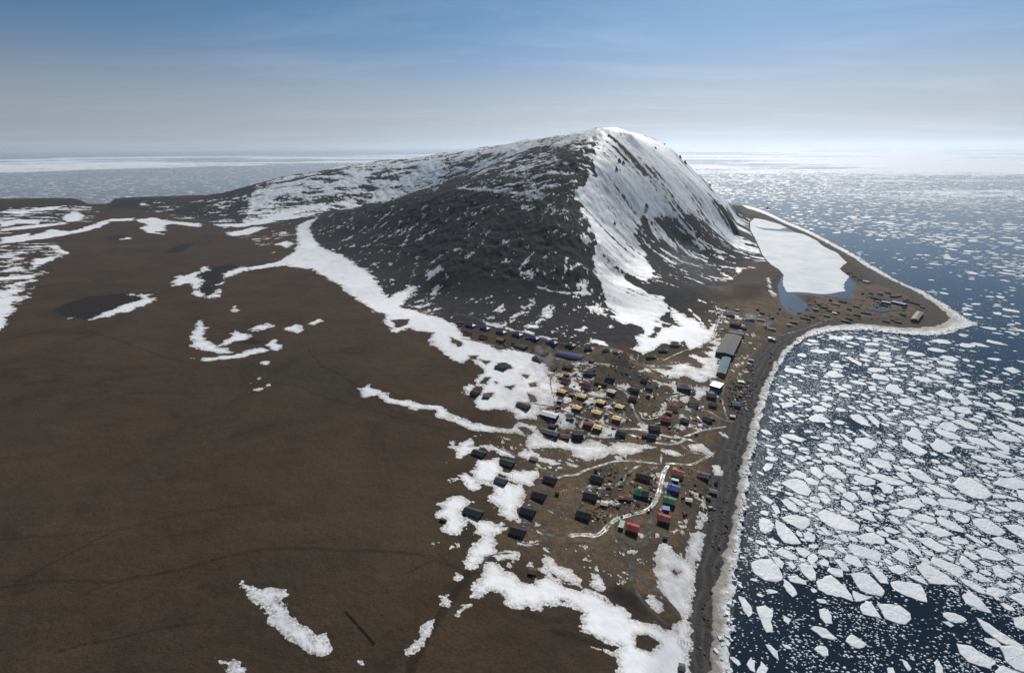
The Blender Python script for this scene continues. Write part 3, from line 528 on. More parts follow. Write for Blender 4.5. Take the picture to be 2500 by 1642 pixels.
tus = m.vor(0.35); tun = m.mix(m.rng(tus, 0.05, 0.3, 0.45, 0.0), tun, (0.022, 0.016, 0.012))
vilc = m.mix(m.rng(n_mid, 0.40, 0.60), (0.088, 0.071, 0.053), (0.205, 0.133, 0.070)); vilc = m.mix(m.rng(m.noise(0.13, 6, 0.75), 0.50, 0.62, 0, 0.85), vilc, (0.072, 0.066, 0.060)); vilc = m.mix(m.rng(n_fine, 0.4, 0.65, 0, 0.6), vilc, (0.048, 0.040, 0.032))
col = m.mix(m.attr('village'), tun, vilc)
rock = m.mix(m.rng(m.noise(0.06, 7, 0.75), 0.36, 0.66), (0.012, 0.012, 0.016), (0.038, 0.036, 0.039))
rock = m.mix(m.rng(m.noise(0.012, 5, 0.6), 0.48, 0.68, 0, 0.75), rock, (0.036, 0.028, 0.022))
rock = m.mix(m.rng(m.vor(0.16), 0.0, 0.5, 0.6, 0.0), rock, (0.010, 0.010, 0.012))
col = m.mix(m.attr('rock'), col, rock)
grav = m.mix(m.rng(m.noise(0.09, 6, 0.7), 0.35, 0.7), (0.040, 0.039, 0.040), (0.080, 0.076, 0.073))
shr = m.attr('shore'); rid = m.math('SINE', m.math('ADD', m.math('MULTIPLY', shr, 0.75), m.math('MULTIPLY', m.noise(0.02, 4, 0.6), 16.0)))
grav = m.mix(m.rng(rid, -0.2, 1.0, 0.0, 0.6), grav, (0.105, 0.098, 0.090)); grav = m.mix(m.math('MULTIPLY', m.rng(shr, 30, 44), m.rng(m.noise(0.05, 5, 0.7), 0.42, 0.58)), grav, (0.075, 0.055, 0.036))
col = m.mix(m.attr('beach'), col, grav)
col = m.mix(m.attr('damp'), col, (0.020, 0.018, 0.017))
col = m.mix(m.math('MULTIPLY', m.attr('track'), m.rng(m.noise(0.7, 3, 0.6), 0.3, 0.6, 0.55, 1.0)), col, (0.015, 0.012, 0.010))
hh = m.math('ADD', m.math('MULTIPLY', n_fine, 0.5), m.noise(0.09, 6, 0.7))
M_GROUND = m.bsdf(col, 0.95, 0.12, m.bump(hh, 0.8, 1.5))
m = NT('wind_packed_snow')
sn = m.noise(0.05, 5, 0.6, stretch=(1.0, 0.28, 1.0), rot=-0.5); dirt = m.noise(0.016, 5, 0.62)
sc_ = m.mix(m.rng(sn, 0.35, 0.7), (0.80, 0.82, 0.85), (0.88, 0.88, 0.88))
sc_ = m.mix(m.math('MULTIPLY', m.attr('dirty'), m.rng(m.noise(0.06, 6, 0.7), 0.36, 0.62)), sc_, (0.33, 0.30, 0.27))
sc_ = m.mix(m.rng(dirt, 0.56, 0.76, 0.0, 0.30), sc_, (0.48, 0.45, 0.40))
thin = m.math('MULTIPLY', m.math('SUBTRACT', 1.0, m.attr('depth')), m.rng(m.noise(0.5, 5, 0.75), 0.38, 0.60)); sc_ = m.mix(thin, sc_, (0.20, 0.17, 0.14))
sc_ = m.mix(m.rng(m.noise(0.8, 4, 0.7), 0.66, 0.74, 0.0, 0.35), sc_, (0.30, 0.28, 0.26))
M_SNOW = m.bsdf(sc_, 0.62, 0.25, m.bump(m.math('ADD', sn, m.math('MULTIPLY', m.noise(0.35, 4, 0.6), 0.25)), 0.4, 0.7))

me = grid_mesh('terrain', Zg, kf, {'rock': tint_rock, 'village': tint_vil, 'beach': np.clip(tint_beach, 0, 1), 'damp': damp*0.95, 'shore': np.clip(lsd, -20, 120), 'track': np.clip(trk*0.85, 0, 1)})
me.materials.append(M_GROUND); terrain = link(bpy.data.objects.new('terrain', me)); tag(terrain, 'brown tundra plain, dark rocky mountain and gravel spit', None, None, 'structure')
thick = np.clip(SF*0.06, -0.5, 0.13+0.3*ss(40, 80, base))
Zs = Zg+thick+np.where(SF > 3, fbm(X, Y, 30, 3, 0.5, 7)*0.10, 0)
kk = SF > 0
kc = (kk[:-1, :-1] | kk[1:, :-1] | kk[:-1, 1:] | kk[1:, 1:])
dirty = ss(-40, 40, vil)*0.75*(1-tint_rock)+ss(70, 30, lsd)*0.25
me = grid_mesh('snow_cover', Zs, kc, {'dirty': np.clip(dirty, 0, 1), 'depth': ss(0.0, 5.0, SF)})
me.materials.append(M_SNOW); snow = link(bpy.data.objects.new('snow_cover', me))
tag(snow, 'white spring snow lying in drifts over tundra, village and mountain', None, None, 'stuff')

# ------------------------------------------------------------------ sea
m = NT('sea_water')
P_ = m.pos(); sep = m.n.new('ShaderNodeSeparateXYZ'); m.l.new(P_, sep.inputs[0])
dist = m.math('SQRT', m.math('ADD', m.math('MULTIPLY', sep.outputs[0], sep.outputs[0]), m.math('MULTIPLY', sep.outputs[1], sep.outputs[1])))
wcol = m.mix(m.rng(m.noise(0.004, 4, 0.6), 0.35, 0.7), (0.008, 0.015, 0.027), (0.011, 0.024, 0.044))
# beyond the built floes the pack is too far away to tell single pieces apart
west = m.rng(sep.outputs[0], -2500, 1500, 1.0, 0.0)
f1 = m.noise(0.00030, 5, 0.62, stretch=(0.55, 1.0, 1.0)); f2 = m.noise(0.0048, 5, 0.7, stretch=(0.7, 1.0, 1.0)); f3 = m.noise(0.02, 4, 0.7)
cov = m.math('ADD', m.math('MULTIPLY', f1, 1.25), m.math('ADD', m.math('MULTIPLY', f2, 0.5), m.math('MULTIPLY', f3, 0.30)))
band = m.math('MULTIPLY', m.rng(dist, 10500, 12500, 0, 1, True), m.rng(dist, 25000, 31000, 1, 0, True))
wthr = m.math('SUBTRACT', 1.30, m.math('MULTIPLY', band, 0.30))
ethr = m.rng(dist, 4200, 9000, 1.10, 0.95, True)
thr = m.math('ADD', m.math('MULTIPLY', west, wthr), m.math('MULTIPLY', m.math('SUBTRACT', 1.0, west), ethr))
ice = m.math('MULTIPLY', m.rng(m.math('SUBTRACT', cov, thr), -0.015, 0.03), m.rng(dist, 3600, 5200, 0, 1, True))
wb = m.bump(m.math('ADD', m.noise(0.12, 5, 0.6, stretch=(1, 0.5, 1)), m.math('MULTIPLY', m.noise(0.8, 3, 0.6), 0.3)), 0.14, 0.5)
wat = m.n.new('ShaderNodeBsdfPrincipled'); m.put(wcol, wat.inputs['Base Color']); m.put(0.12, wat.inputs['Roughness']); m.put(1.333, wat.inputs['IOR']); m.l.new(wb, wat.inputs['Normal'])
icb = m.n.new('ShaderNodeBsdfPrincipled'); m.put((0.80, 0.82, 0.84), icb.inputs['Base Color']); m.put(0.7, icb.inputs['Roughness']); m.put(0.1, icb.inputs['Specular IOR Level'])
mx = m.n.new('ShaderNodeMixShader'); m.l.new(ice, mx.inputs[0]); m.l.new(wat.outputs[0], mx.inputs[1]); m.l.new(icb.outputs[0], mx.inputs[2]); m.l.new(mx.outputs[0], m.out.inputs['Surface'])
M_SEA = m.m
rs = np.r_[0, np.geomspace(60, 76000, 40)]; th = np.linspace(0, 2*math.pi, 145)[:-1]
v = [(0, 0, 0)]+[(r*math.sin(t), r*math.cos(t), 0) for r in rs[1:] for t in th]
nt = len(th); f = [(0, 1+(j+1) % nt, 1+j) for j in range(nt)]
for i in range(len(rs)-2):
    for j in range(nt):
        a = 1+i*nt+j; b = 1+i*nt+(j+1) % nt; f.append((a, b, b+nt, a+nt))
me = mesh_np('sea', v, faces=f); me.materials.append(M_SEA); sea = link(bpy.data.objects.new('sea', me)); tag(sea, 'dark blue sea reaching to the horizon', None, None, 'structure')

# ------------------------------------------------------------------ lagoon: open water rim and the ice sheet on it
m = NT('lagoon_water'); M_LAG = m.bsdf((0.016, 0.028, 0.046), 0.12, 0.4, m.bump(m.noise(0.5, 5, 0.65), 0.5, 0.5))
def ngon(name, P, z, mat, label, kind, rough_edge=0.0):
    pts = []
    for i in range(len(P)):
        a = np.array(P[i]); b = np.array(P[(i+1) % len(P)]); L = np.hypot(*(b-a)); n = max(1, int(L/5))
        for k in range(n): pts.append(a+(b-a)*k/n)
    pts = np.array(pts)
    if rough_edge: pts = pts+np.stack([fbm(pts[:, 0], pts[:, 1], 25, 4, 0.6, 1), fbm(pts[:, 0], pts[:, 1], 25, 4, 0.6, 4)], -1)*rough_edge
    n = len(pts); v = [(x, y, z) for x, y in pts]
    f = [tuple(range(n))]
    if rough_edge:
        v += [(x, y, z-0.6) for x, y in pts]; f += [(i, i+n, (i+1) % n+n, (i+1) % n) for i in range(n)]
    a = sum(v[i][0]*v[(i+1) % n][1]-v[(i+1) % n][0]*v[i][1] for i in range(n))
    if a < 0: f = [t[::-1] for t in f]
    me = mesh_np(name, v, faces=f); me.materials.append(mat); o = link(bpy.data.objects.new(name, me)); return tag(o, label, None, None, kind)
def offset_out(P, d):
    c = P.mean(0); u = P-c; return P+u/np.linalg.norm(u, axis=1)[:, None]*d
ngon('lagoon', offset_out(LAKE_W, 3.0), 0.85, M_LAG, 'slate blue open water at the edge of the frozen lagoon', 'structure')
m = NT('lagoon_ice'); li = m.mix(m.rng(m.noise(0.012, 6, 0.68), 0.42, 0.66), (0.80, 0.81, 0.82), (0.60, 0.65, 0.70)); li = m.mix(m.rng(m.noise(0.06, 5, 0.7, stretch=(0.3, 1, 1), rot=0.5), 0.60, 0.75, 0, 0.4), li, (0.55, 0.57, 0.6))
M_LICE = m.bsdf(li, 0.75, 0.1, m.bump(m.noise(0.05, 5, 0.6), 0.4, 0.6))
ngon('lagoon_ice', LICE_W, 1.25, M_LICE, 'smooth white ice sheet covering the lagoon behind the spit', 'structure', 3.0)
ngon('pond_water', at_z(*sheet('T', [(670, 665), (760, 655), (900, 655), (1000, 668), (1180, 685), (1280, 698), (1180, 700), (1020, 700), (960, 722), (880, 722), (800, 700), (720, 690)]).T, 4.0), 4.15, M_LAG, 'narrow grey pond on the gravel spit', 'structure')

# ------------------------------------------------------------------ ice foot frozen to the beach
def resample(P, step):
    d = np.r_[0, np.cumsum(np.hypot(*np.diff(P, axis=0).T))]; n = max(2, int(d[-1]/step)); s = np.linspace(0, d[-1], n)
    return np.stack([np.interp(s, d, P[:, 0]), np.interp(s, d, P[:, 1])], -1)
def smooth_line(P, it=3):
    for _ in range(it):
        Q = np.empty((2*len(P)-2+2, 2)); Q[0] = P[0]; Q[-1] = P[-1]; Q[1:-1:2] = 0.75*P[:-1]+0.25*P[1:]; Q[2:-1:2] = 0.25*P[:-1]+0.75*P[1:]; P = Q
    return P
Oc = resample(smooth_line(OUT_W, 2), 2.2); Ic = resample(smooth_line(INN_W, 2), 1.5)
nn = np.array([Ic[np.argmin((Ic[:, 0]-x)**2+(Ic[:, 1]-y)**2)] for x, y in Oc])
ker = np.ones(15)/15; pad = np.pad(nn, ((7, 7), (0, 0)), mode='edge'); nn = np.stack([np.convolve(pad[:, 0], ker, 'valid'), np.convolve(pad[:, 1], ker, 'valid')], -1)
dirv = (Oc-nn); wid = np.hypot(dirv[:, 0], dirv[:, 1])[:, None]; dirv = dirv/np.maximum(wid, 0.1)
sarc = np.arange(len(Oc))*2.2
eo = fbm(sarc, sarc*0, 30, 5, 0.7, 2)*3.6+np.maximum(0, fbm(sarc, sarc*0+50, 8, 2, 0.5, 3))*2.0
ei = fbm(sarc, sarc*0+90, 30, 5, 0.75, 5)*5.5
T_ = np.array([0, .06, .14, .24, .34, .44, .54, .64, .73, .81, .88, .93, .965, .985, 1.0]); nt_ = len(T_)
a0 = nn+dirv*(-1.0+ei[:, None]); a1 = Oc+dirv*eo[:, None]
PX = a0[:, None, :]*(1-T_)[None, :, None]+a1[:, None, :]*T_[None, :, None]
prof = 0.30+np.interp(T_, [0, .14, .4, .73, .9, .985, 1.0], [-0.9, 0.6, 1.0, 1.5, 1.6, 1.1, -1.2])
bz = ground(PX[..., 0], PX[..., 1])
hz = prof[None, :]*1.0+np.maximum(0, bz*(1-T_[None, :])**0.5*0.9)
am = np.interp(T_, [0, .1, .5, .9, 1], [0, .5, 0.8, 1.0, 0])
hz = hz+am[None, :]*(fbm(PX[..., 0], PX[..., 1], 11, 3, 0.6, 6)*0.75+fbm(PX[..., 0], PX[..., 1], 4.5, 2, 0.6, 1)*0.6)
V = np.concatenate([PX, hz[..., None]], -1).reshape(-1, 3); no = len(Oc)
ii, jj = np.meshgrid(np.arange(no-1), np.arange(nt_-1), indexing='ij'); ii = ii.ravel(); jj = jj.ravel()
q = np.stack([ii*nt_+jj, ii*nt_+jj+1, (ii+1)*nt_+jj+1, (ii+1)*nt_+jj], -1)
e1 = V[q[0, 1]]-V[q[0, 0]]; e2 = V[q[0, 3]]-V[q[0, 0]]
if e1[0]*e2[1]-e1[1]*e2[0] < 0: q = q[:, ::-1]
me = mesh_np('shore_ice', V, quads=q, smooth=False); attr(me, 'across', np.tile(T_, no)); attr(me, 'far', np.repeat(ss(700, 1100, np.hypot(Oc[:, 0], Oc[:, 1])), nt_))
m = NT('dirty_shore_ice'); ac = m.attr('across'); fr = m.attr('far')
g = m.noise(0.12, 6, 0.7); g2 = m.noise(0.5, 4, 0.7)
soil = m.math('SUBTRACT', m.math('ADD', m.math('MULTIPLY', g, 0.9), m.math('MULTIPLY', g2, 0.45)), m.math('ADD', m.math('MULTIPLY', ac, 0.55), m.math('MULTIPLY', fr, 0.10)))
ic = m.mix(m.rng(soil, 0.12, 0.46), (0.80, 0.80, 0.79), (0.25, 0.225, 0.19)); ic = m.mix(m.rng(ac, 0.93, 1.0), ic, (0.50, 0.58, 0.68)); ic = m.mix(m.rng(g2, 0.6, 0.72, 0, 0.55), ic, (0.12, 0.11, 0.10))
me.materials.append(m.bsdf(ic, 0.6, 0.3, m.bump(m.noise(0.4, 5, 0.7), 0.8, 0.8)))
tag(link(bpy.data.objects.new('shore_ice', me)), 'dirty white ice foot frozen along the gravel beach', None, None, 'stuff')
# ------------------------------------------------------------------ buildings
ROOFC = {'yellow': (0.74, 0.46, 0.085), 'pale': (0.62, 0.52, 0.26), 'red': (0.30, 0.030, 0.040), 'pink': (0.50, 0.14, 0.13), 'blue': (0.045, 0.10, 0.36), 'sky': (0.10, 0.23, 0.50),
         'green': (0.030, 0.14, 0.055), 'bright_green': (0.035, 0.22, 0.09), 'teal': (0.012, 0.10, 0.17), 'tar': (0.026, 0.027, 0.031), 'slate': (0.095, 0.10, 0.108), 'ash': (0.095, 0.10, 0.10),
         'white': (0.82, 0.81, 0.78), 'rust': (0.11, 0.045, 0.030), 'olive': (0.10, 0.095, 0.045), 'tan': (0.24, 0.18, 0.11), 'mossy': (0.035, 0.050, 0.045), 'navy': (0.03, 0.045, 0.10), 'cream': (0.62, 0.57, 0.44)}
WALLC = {'dark': (0.040, 0.034, 0.030), 'timber': (0.085, 0.062, 0.042), 'yellow': (0.42, 0.27, 0.05), 'maroon': (0.11, 0.022, 0.020), 'white': (0.52, 0.51, 0.48), 'blue': (0.05, 0.09, 0.24), 'green': (0.03, 0.09, 0.05),
         'concrete': (0.20, 0.19, 0.18), 'rust': (0.10, 0.05, 0.03), 'navy': (0.02, 0.03, 0.06), 'olive': (0.16, 0.14, 0.03)}
_mc = {}
def roof_mat(k):
    if ('r', k) in _mc: return _mc['r', k]
    m = NT('roof_'+k); c = ROOFC[k]; ob = m.obj()
    a = m.mix(m.rng(m.noise(0.35, 5, 0.65), 0.32, 0.72), tuple(x*0.72 for x in c), tuple(min(1, x*1.12) for x in c))
    a = m.mix(m.rng(m.noise(1.6, 4, 0.7, vec=ob), 0.58, 0.74, 0, 0.45), a, tuple(0.5*x+0.05 for x in c))
    w = m.n.new('ShaderNodeTexWave'); w.inputs['Scale'].default_value = 1.2; m.l.new(ob, w.inputs['Vector'])
    rg = {'tar': 0.85, 'mossy': 0.85, 'slate': 0.75, 'ash': 0.8, 'white': 0.35, 'cream': 0.35, 'teal': 0.7, 'sky': 0.6, 'navy': 0.7, 'olive': 0.7, 'tan': 0.7, 'rust': 0.8}.get(k, 0.42)
    _mc['r', k] = m.bsdf(a, rg, 0.4, m.bump(w.outputs['Fac'], 0.35, 0.06)); return _mc['r', k]
def wall_mat(k):
    if ('w', k) in _mc: return _mc['w', k]
    m = NT('wall_'+k); c = WALLC[k]
    a = m.mix(m.rng(m.noise(0.9, 5, 0.7), 0.3, 0.7), tuple(x*0.65 for x in c), tuple(x*1.15 for x in c))
    _mc['w', k] = m.bsdf(a, 0.85, 0.2, m.bump(m.noise(2.0, 3, 0.6, stretch=(1, 1, 6)), 0.3, 0.05)); return _mc['w', k]
m = NT('window_glass'); M_GLASS = m.bsdf((0.03, 0.04, 0.055), 0.06, 0.6)
m = NT('painted_frame'); M_FRAME = m.bsdf((0.55, 0.54, 0.50), 0.6, 0.3)
m = NT('door_paint'); M_DOOR = m.bsdf((0.14, 0.075, 0.045), 0.7, 0.3)
m = NT('chimney_brick'); M_BRICK = m.bsdf(m.mix(m.noise(3, 3), (0.14, 0.08, 0.06), (0.24, 0.16, 0.12)), 0.9, 0.2)
m = NT('weathered_pole'); M_POLE = m.bsdf(m.mix(m.noise(2, 3), (0.07, 0.055, 0.042), (0.13, 0.11, 0.09)), 0.9, 0.15)
m = NT('dull_steel'); M_STEEL = m.bsdf(m.mix(m.noise(1.5, 4, 0.7), (0.10, 0.10, 0.105), (0.20, 0.195, 0.19)), 0.5, 0.5, None, 0.4)

def boxv(x0, x1, y0, y1, z0, z1):
    return ([(x0, y0, z0), (x1, y0, z0), (x1, y1, z0), (x0, y1, z0), (x0, y0, z1), (x1, y0, z1), (x1, y1, z1), (x0, y1, z1)],
            [(3, 2, 1, 0), (4, 5, 6, 7), (0, 1, 5, 4), (1, 2, 6, 5), (2, 3, 7, 6), (3, 0, 4, 7)])
class MB:
    def __init__(s): s.v = []; s.f = []
    def add(s, v, f):
        b = len(s.v); s.v += v; s.f += [tuple(i+b for i in t) for t in f]; return s
    def box(s, *a): return s.add(*boxv(*a))
    def tube(s, a, b, r0, r1=None, n=7):
        a = Vector(a); b = Vector(b); r1 = r0 if r1 is None else r1; d = (b-a).normalized(); u = d.orthogonal().normalized(); w = d.cross(u)
        v = []
        for p, r in ((a, r0), (b, r1)):
            for k in range(n):
                t = 2*math.pi*k/n; v.append(tuple(p+u*math.cos(t)*r+w*math.sin(t)*r))
        f = [(k, (k+1) % n, n+(k+1) % n, n+k) for k in range(n)]+[tuple(range(n))[::-1], tuple(range(n, 2*n))]
        return s.add(v, f)
    def build(s, name, mat, parent=None):
        me = mesh_np(name, s.v, faces=s.f); me.materials.append(mat); return link(bpy.data.objects.new(name, me), parent)
_shared = {}
def shared(key, fn, mat):
    if key not in _shared:
        mb = MB(); fn(mb); me = mesh_np(key, mb.v, faces=mb.f); me.materials.append(mat); _shared[key] = me
    return _shared[key]
def put(key, fn, mat, name, parent, loc, rz=0.0):
    o = link(bpy.data.objects.new(name, shared(key, fn, mat)), parent); o.location = loc; o.rotation_euler = (0, 0, rz); return o

def walls_mb(L, W, h, rise, typ, cx=0, cy=0, z0=-1.2):
    mb = MB(); x0, x1, y0, y1 = cx-L/2, cx+L/2, cy-W/2, cy+W/2
    if typ == 'gable':
        v = [(x0, y0, z0), (x1, y0, z0), (x1, y1, z0), (x0, y1, z0), (x0, y0, h), (x1, y0, h), (x1, y1, h), (x0, y1, h), (x0, cy, h+rise), (x1, cy, h+rise)]
        mb.add(v, [(0, 1, 5, 4), (2, 3, 7, 6), (1, 2, 6, 9, 5), (3, 0, 4, 8, 7)])
    else: mb.box(x0, x1, y0, y1, z0, h)
    return mb
def roof_mb(L, W, h, rise, typ, cx=0, cy=0, o=0.45, t=0.16):
    mb = MB(); x0, x1, y0, y1 = cx-L/2-o, cx+L/2+o, cy-W/2-o, cy+W/2+o
    dz = rise*o/(W/2) if typ in ('gable', 'hip') else 0; e = h-dz+0.03
    if typ == 'gable':
        r = h+rise+0.03
        v = []
        for z in (0, t): v += [(x0, y0, e+z), (x1, y0, e+z), (x1, cy, r+z), (x0, cy, r+z), (x1, y1, e+z), (x0, y1, e+z)]
        mb.add(v, [(6, 7, 8, 9), (9, 8, 10, 11), (3, 2, 1, 0), (5, 4, 2, 3), (0, 1, 7, 6), (4, 5, 11, 10), (1, 2, 8, 7), (2, 4, 10, 8), (3, 0, 6, 9), (5, 3, 9, 11)])
    elif typ == 'hip':
        k = min(L, W)/2*0.95; r = h+rise+0.03
        v = [(x0, y0, e), (x1, y0, e), (x1, y1, e), (x0, y1, e), (x0, y0, e+t), (x1, y0, e+t), (x1, y1, e+t), (x0, y1, e+t), (cx-L/2+k, cy, r+t), (cx+L/2-k, cy, r+t)]
        mb.add(v, [(3, 2, 1, 0), (0, 1, 5, 4), (1, 2, 6, 5), (2, 3, 7, 6), (3, 0, 4, 7), (4, 5, 9, 8), (5, 6, 9), (6, 7, 8, 9), (7, 4, 8)])
    elif typ == 'shed':
        v = [(x0, y0, e), (x1, y0, e), (x1, y1, e+rise), (x0, y1, e+rise), (x0, y0, e+t), (x1, y0, e+t), (x1, y1, e+rise+t), (x0, y1, e+rise+t)]
        mb.add(v, boxv(0, 1, 0, 1, 0, 1)[1])
    elif typ == 'flat':
        mb.box(x0, x1, y0, y1, e, e+t+0.12)
    elif typ == 'barrel':
        n = 9; v = []
        for i in range(n+1):
            a = math.pi*i/n; yy = cy-math.cos(a)*(W/2+o*0.4); zz = h-0.02+math.sin(a)*rise
            v += [(x0, yy, zz), (x1, yy, zz)]
        f = [(2*i, 2*i+1, 2*i+3, 2*i+2) for i in range(n)]+[tuple(range(0, 2*n+2, 2)), tuple(range(1, 2*n+3, 2))[::-1], (0, 2*n, 2*n+1, 1)]
        mb.add(v, f)
    return mb
def win_fn(mb): mb.box(-0.62, 0.62, -0.05, 0.04, -0.62, 0.62)
def frm_fn(mb):
    mb.box(-0.74, 0.74, -0.07, 0.0, 0.62, 0.76); mb.box(-0.74, 0.74, -0.09, 0.0, -0.76, -0.62); mb.box(-0.74, -0.62, -0.07, 0.0, -0.62, 0.62); mb.box(0.62, 0.74, -0.07, 0.0, -0.62, 0.62)
def door_fn(mb): mb.box(-0.5, 0.5, -0.06, 0.03, 0.0, 2.0)
def chim_fn(mb): mb.box(-0.32, 0.32, -0.32, 0.32, -1.2, 0.9); mb.box(-0.40, 0.40, -0.40, 0.40, 0.9, 1.05)
BUILT = []
def place(px, py, rv, h=0.0):
    """base point, heading and length of something whose mid-height shows at photo point (px, py) and whose long side spans rv"""
    g = hit([px], [py])[0]
    for _ in range(3):
        zg = float(ground(g[0], g[1])); g = at_z(px, py, zg+h)
    a = at_z(px-rv[0]/2, py-rv[1]/2, zg+h); b = at_z(px+rv[0]/2, py+rv[1]/2, zg+h); d = b-a
    return g, zg, math.atan2(d[1], d[0]), float(np.hypot(*d))
def building(name, cat, px, py, rv, W, h, rise, typ, roof, wall, label, group=None, wing=None, win=3, chim=1, door=True, base=0.0, extra=None, Lfix=None):
    W *= 1.08; h *= 1.14; rv = (rv[0]*1.07, rv[1]*1.07)
    g, zg, yaw, L = place(px, py, rv, h+rise*0.5)
    if Lfix: L = Lfix
    cs_, sn_ = math.cos(yaw), math.sin(yaw)
    cor = [(g[0]+cs_*x-sn_*y, g[1]+sn_*x+cs_*y) for x in (-L/2, L/2) for y in (-W/2, W/2)]
    zb = min(float(ground(x, y)) for x, y in cor)*0.5+zg*0.5+base
    root = link(bpy.data.objects.new(name, None)); root.location = (g[0], g[1], zb); root.rotation_euler = (0, 0, yaw); root.empty_display_size = 2
    tag(root, label, cat, group); BUILT.append((g[0], g[1], max(L, W)*0.6))
    walls_mb(L, W, h, rise, typ).build('wall', wall_mat(wall), root)
    rf = roof_mb(L, W, h, rise, typ).build('roof', roof_mat(roof), root)
    if wing:
        wx, wl_, wd, wh, wr, wc = wing     # a lower back wing with its own roof
        mbw = walls_mb(wd+0.6, wl_, wh, wr, 'gable'); mbw.v = [(-y+wx, x+W/2+wd/2-0.3, z) for x, y, z in mbw.v]; mbw.build('annex_wall', wall_mat(wall), root)
        mbr = roof_mb(wd+0.6, wl_, wh, wr, 'gable', o=0.3); mbr.v = [(-y+wx, x+W/2+wd/2-0.3, z) for x, y, z in mbr.v]; mbr.build('annex_roof', roof_mat(wc or roof), root)
    if chim:
        for k in range(chim):
            c = put('chimney', chim_fn, M_BRICK, 'chimney', rf, (L*(-0.22+0.45*k), 0.35, h+rise))
    if win:
        for sgn, yy, rz in ((1, -W/2, 0.0), (-1, W/2, math.pi)):
            for k in range(win):
                if wing and sgn < 0: continue
                xx = (k+0.5)/win*L-L/2
                if door and sgn > 0 and k == win//2 and win > 2:
                    put('door', door_fn, M_DOOR, 'door', root, (xx, yy-0.02, 0.1)); continue
                w = put('window', win_fn, M_GLASS, 'window', root, (xx, yy, min(1.6, h*0.55)), rz)
                put('window_frame', frm_fn, M_FRAME, 'frame', w, (0, 0, 0))
    elif door:
        put('door', door_fn, M_DOOR, 'door', root, (L*0.15, -W/2-0.02, 0.05))
    if extra: extra(root, L, W, h, rise, rf)
    return root
H = building
SL = 0.25
def rv(w, s=SL): return (w, w*s)
# --- upper row at the mountain foot: blue hipped roofs
BR = 'blue-roofed houses at the mountain foot'
for px, py, w, lab in ((1149, 791, 15, 'leftmost blue hip-roofed house in the row under the mountain'), (1184, 798, 15, 'second blue hip-roofed house from the left under the mountain'),
        (1224, 807, 15, 'third blue hip-roofed house from the left under the mountain'), (1263, 813, 16, 'fourth blue hip-roofed house from the left, above the first dark barrack'),
        (1303, 821, 17, 'fifth blue hip-roofed house, with a small blue shed at its left'), (1348, 831, 17, 'last blue hip-roofed house, beside the first green one')):
    H('blue_house', 'house', px, py, rv(w*1.12), 9.5, 3.0, 2.6, 'hip', 'blue', 'navy', lab, BR)
H('shed', 'shed', 1288, 823, rv(6), 3.5, 2.2, 0.8, 'gable', 'blue', 'navy', 'small blue shed beside the fifth blue house', None, None, 0, 0)
H('hut', 'shed', 1125, 786, rv(14, 0.1), 5, 2.2, 0.7, 'gable', 'rust', 'timber', 'low brown hut at the left end of the blue row', None, None, 2, 0)
H('hut', 'shed', 1122, 793, rv(7, 0.2), 4, 2.0, 0.8, 'gable', 'slate', 'timber', 'small grey hut below the low brown hut', None, None, 0, 0)
GR_ = 'green-roofed houses along the upper road'
for px, py, w, lab in ((1393, 838, 16, 'first green hip-roofed house right of the blue row'), (1440, 846, 16, 'second green hip-roofed house right of the blue row'), (1484, 851, 17, 'third green hip-roofed house, above the upper road'),
        (1534, 862, 18, 'fourth green hip-roofed house, by the bend of the upper road')):
    H('green_house', 'house', px, py, rv(w*1.1), 9.5, 3.0, 2.6, 'hip', 'green', 'dark', lab, GR_)
for px, py, w, lab in ((1590, 867, 20, 'lowest of three green-roofed houses in the snow'), (1620, 852, 19, 'middle of three green-roofed houses in the snow'), (1648, 839, 19, 'topmost of three green-roofed houses in the snow')):
    H('green_house', 'house', px, py, rv(w, 0.05), 9, 3.0, 2.6, 'hip', 'green', 'dark', lab, 'green-roofed houses in the snow', (2.5, 4, 3, 2.4, 1.0, None))
H('red_house', 'house', 1141, 811, rv(14), 8, 3.0, 2.4, 'gable', 'red', 'yellow', 'red-roofed house with yellow walls at the left end of the snow', None)
H('red_house', 'house', 1180, 820, rv(14), 8, 3.0, 2.4, 'gable', 'red', 'yellow', 'red-roofed house with yellow walls, next to the lone yellow roof', None)
H('yellow_house', 'house', 1223, 826, rv(15), 8, 3.0, 2.2, 'gable', 'yellow', 'maroon', 'lone yellow-roofed house between the red roofs and dark barracks', None)
H('barrack', 'house', 1272, 842, rv(24), 10, 3.0, 2.2, 'gable', 'slate', 'dark', 'dark slate-roofed barrack beside a white drift, left of its twin', None)
H('barrack', 'house', 1323, 856, rv(25), 10, 3.0, 2.2, 'gable', 'slate', 'dark', 'dark slate-roofed barrack above the maroon cabin', None)
H('shed', 'shed', 1254, 836, rv(8), 4, 2.3, 0.8, 'gable', 'tar', 'dark', 'small black shed left of the first dark barrack', None, None, 0, 0)
H('maroon_house', 'house', 1313, 873, rv(20), 9, 3.0, 2.2, 'gable', 'rust', 'maroon', 'maroon cabin with bright gable end at the smoke edge', None)
H('long_hall', 'hall', 1391, 864, rv(59, 0.19), 9, 3.4, 1.6, 'gable', 'blue', 'white', 'long low hall with deep blue roof below the green houses', None, None, 8, 0)
H('shed', 'shed', 1445, 878, rv(10), 5, 2.4, 0.8, 'gable', 'ash', 'timber', 'small grey shed right of the long blue hall', None, None, 0, 0)
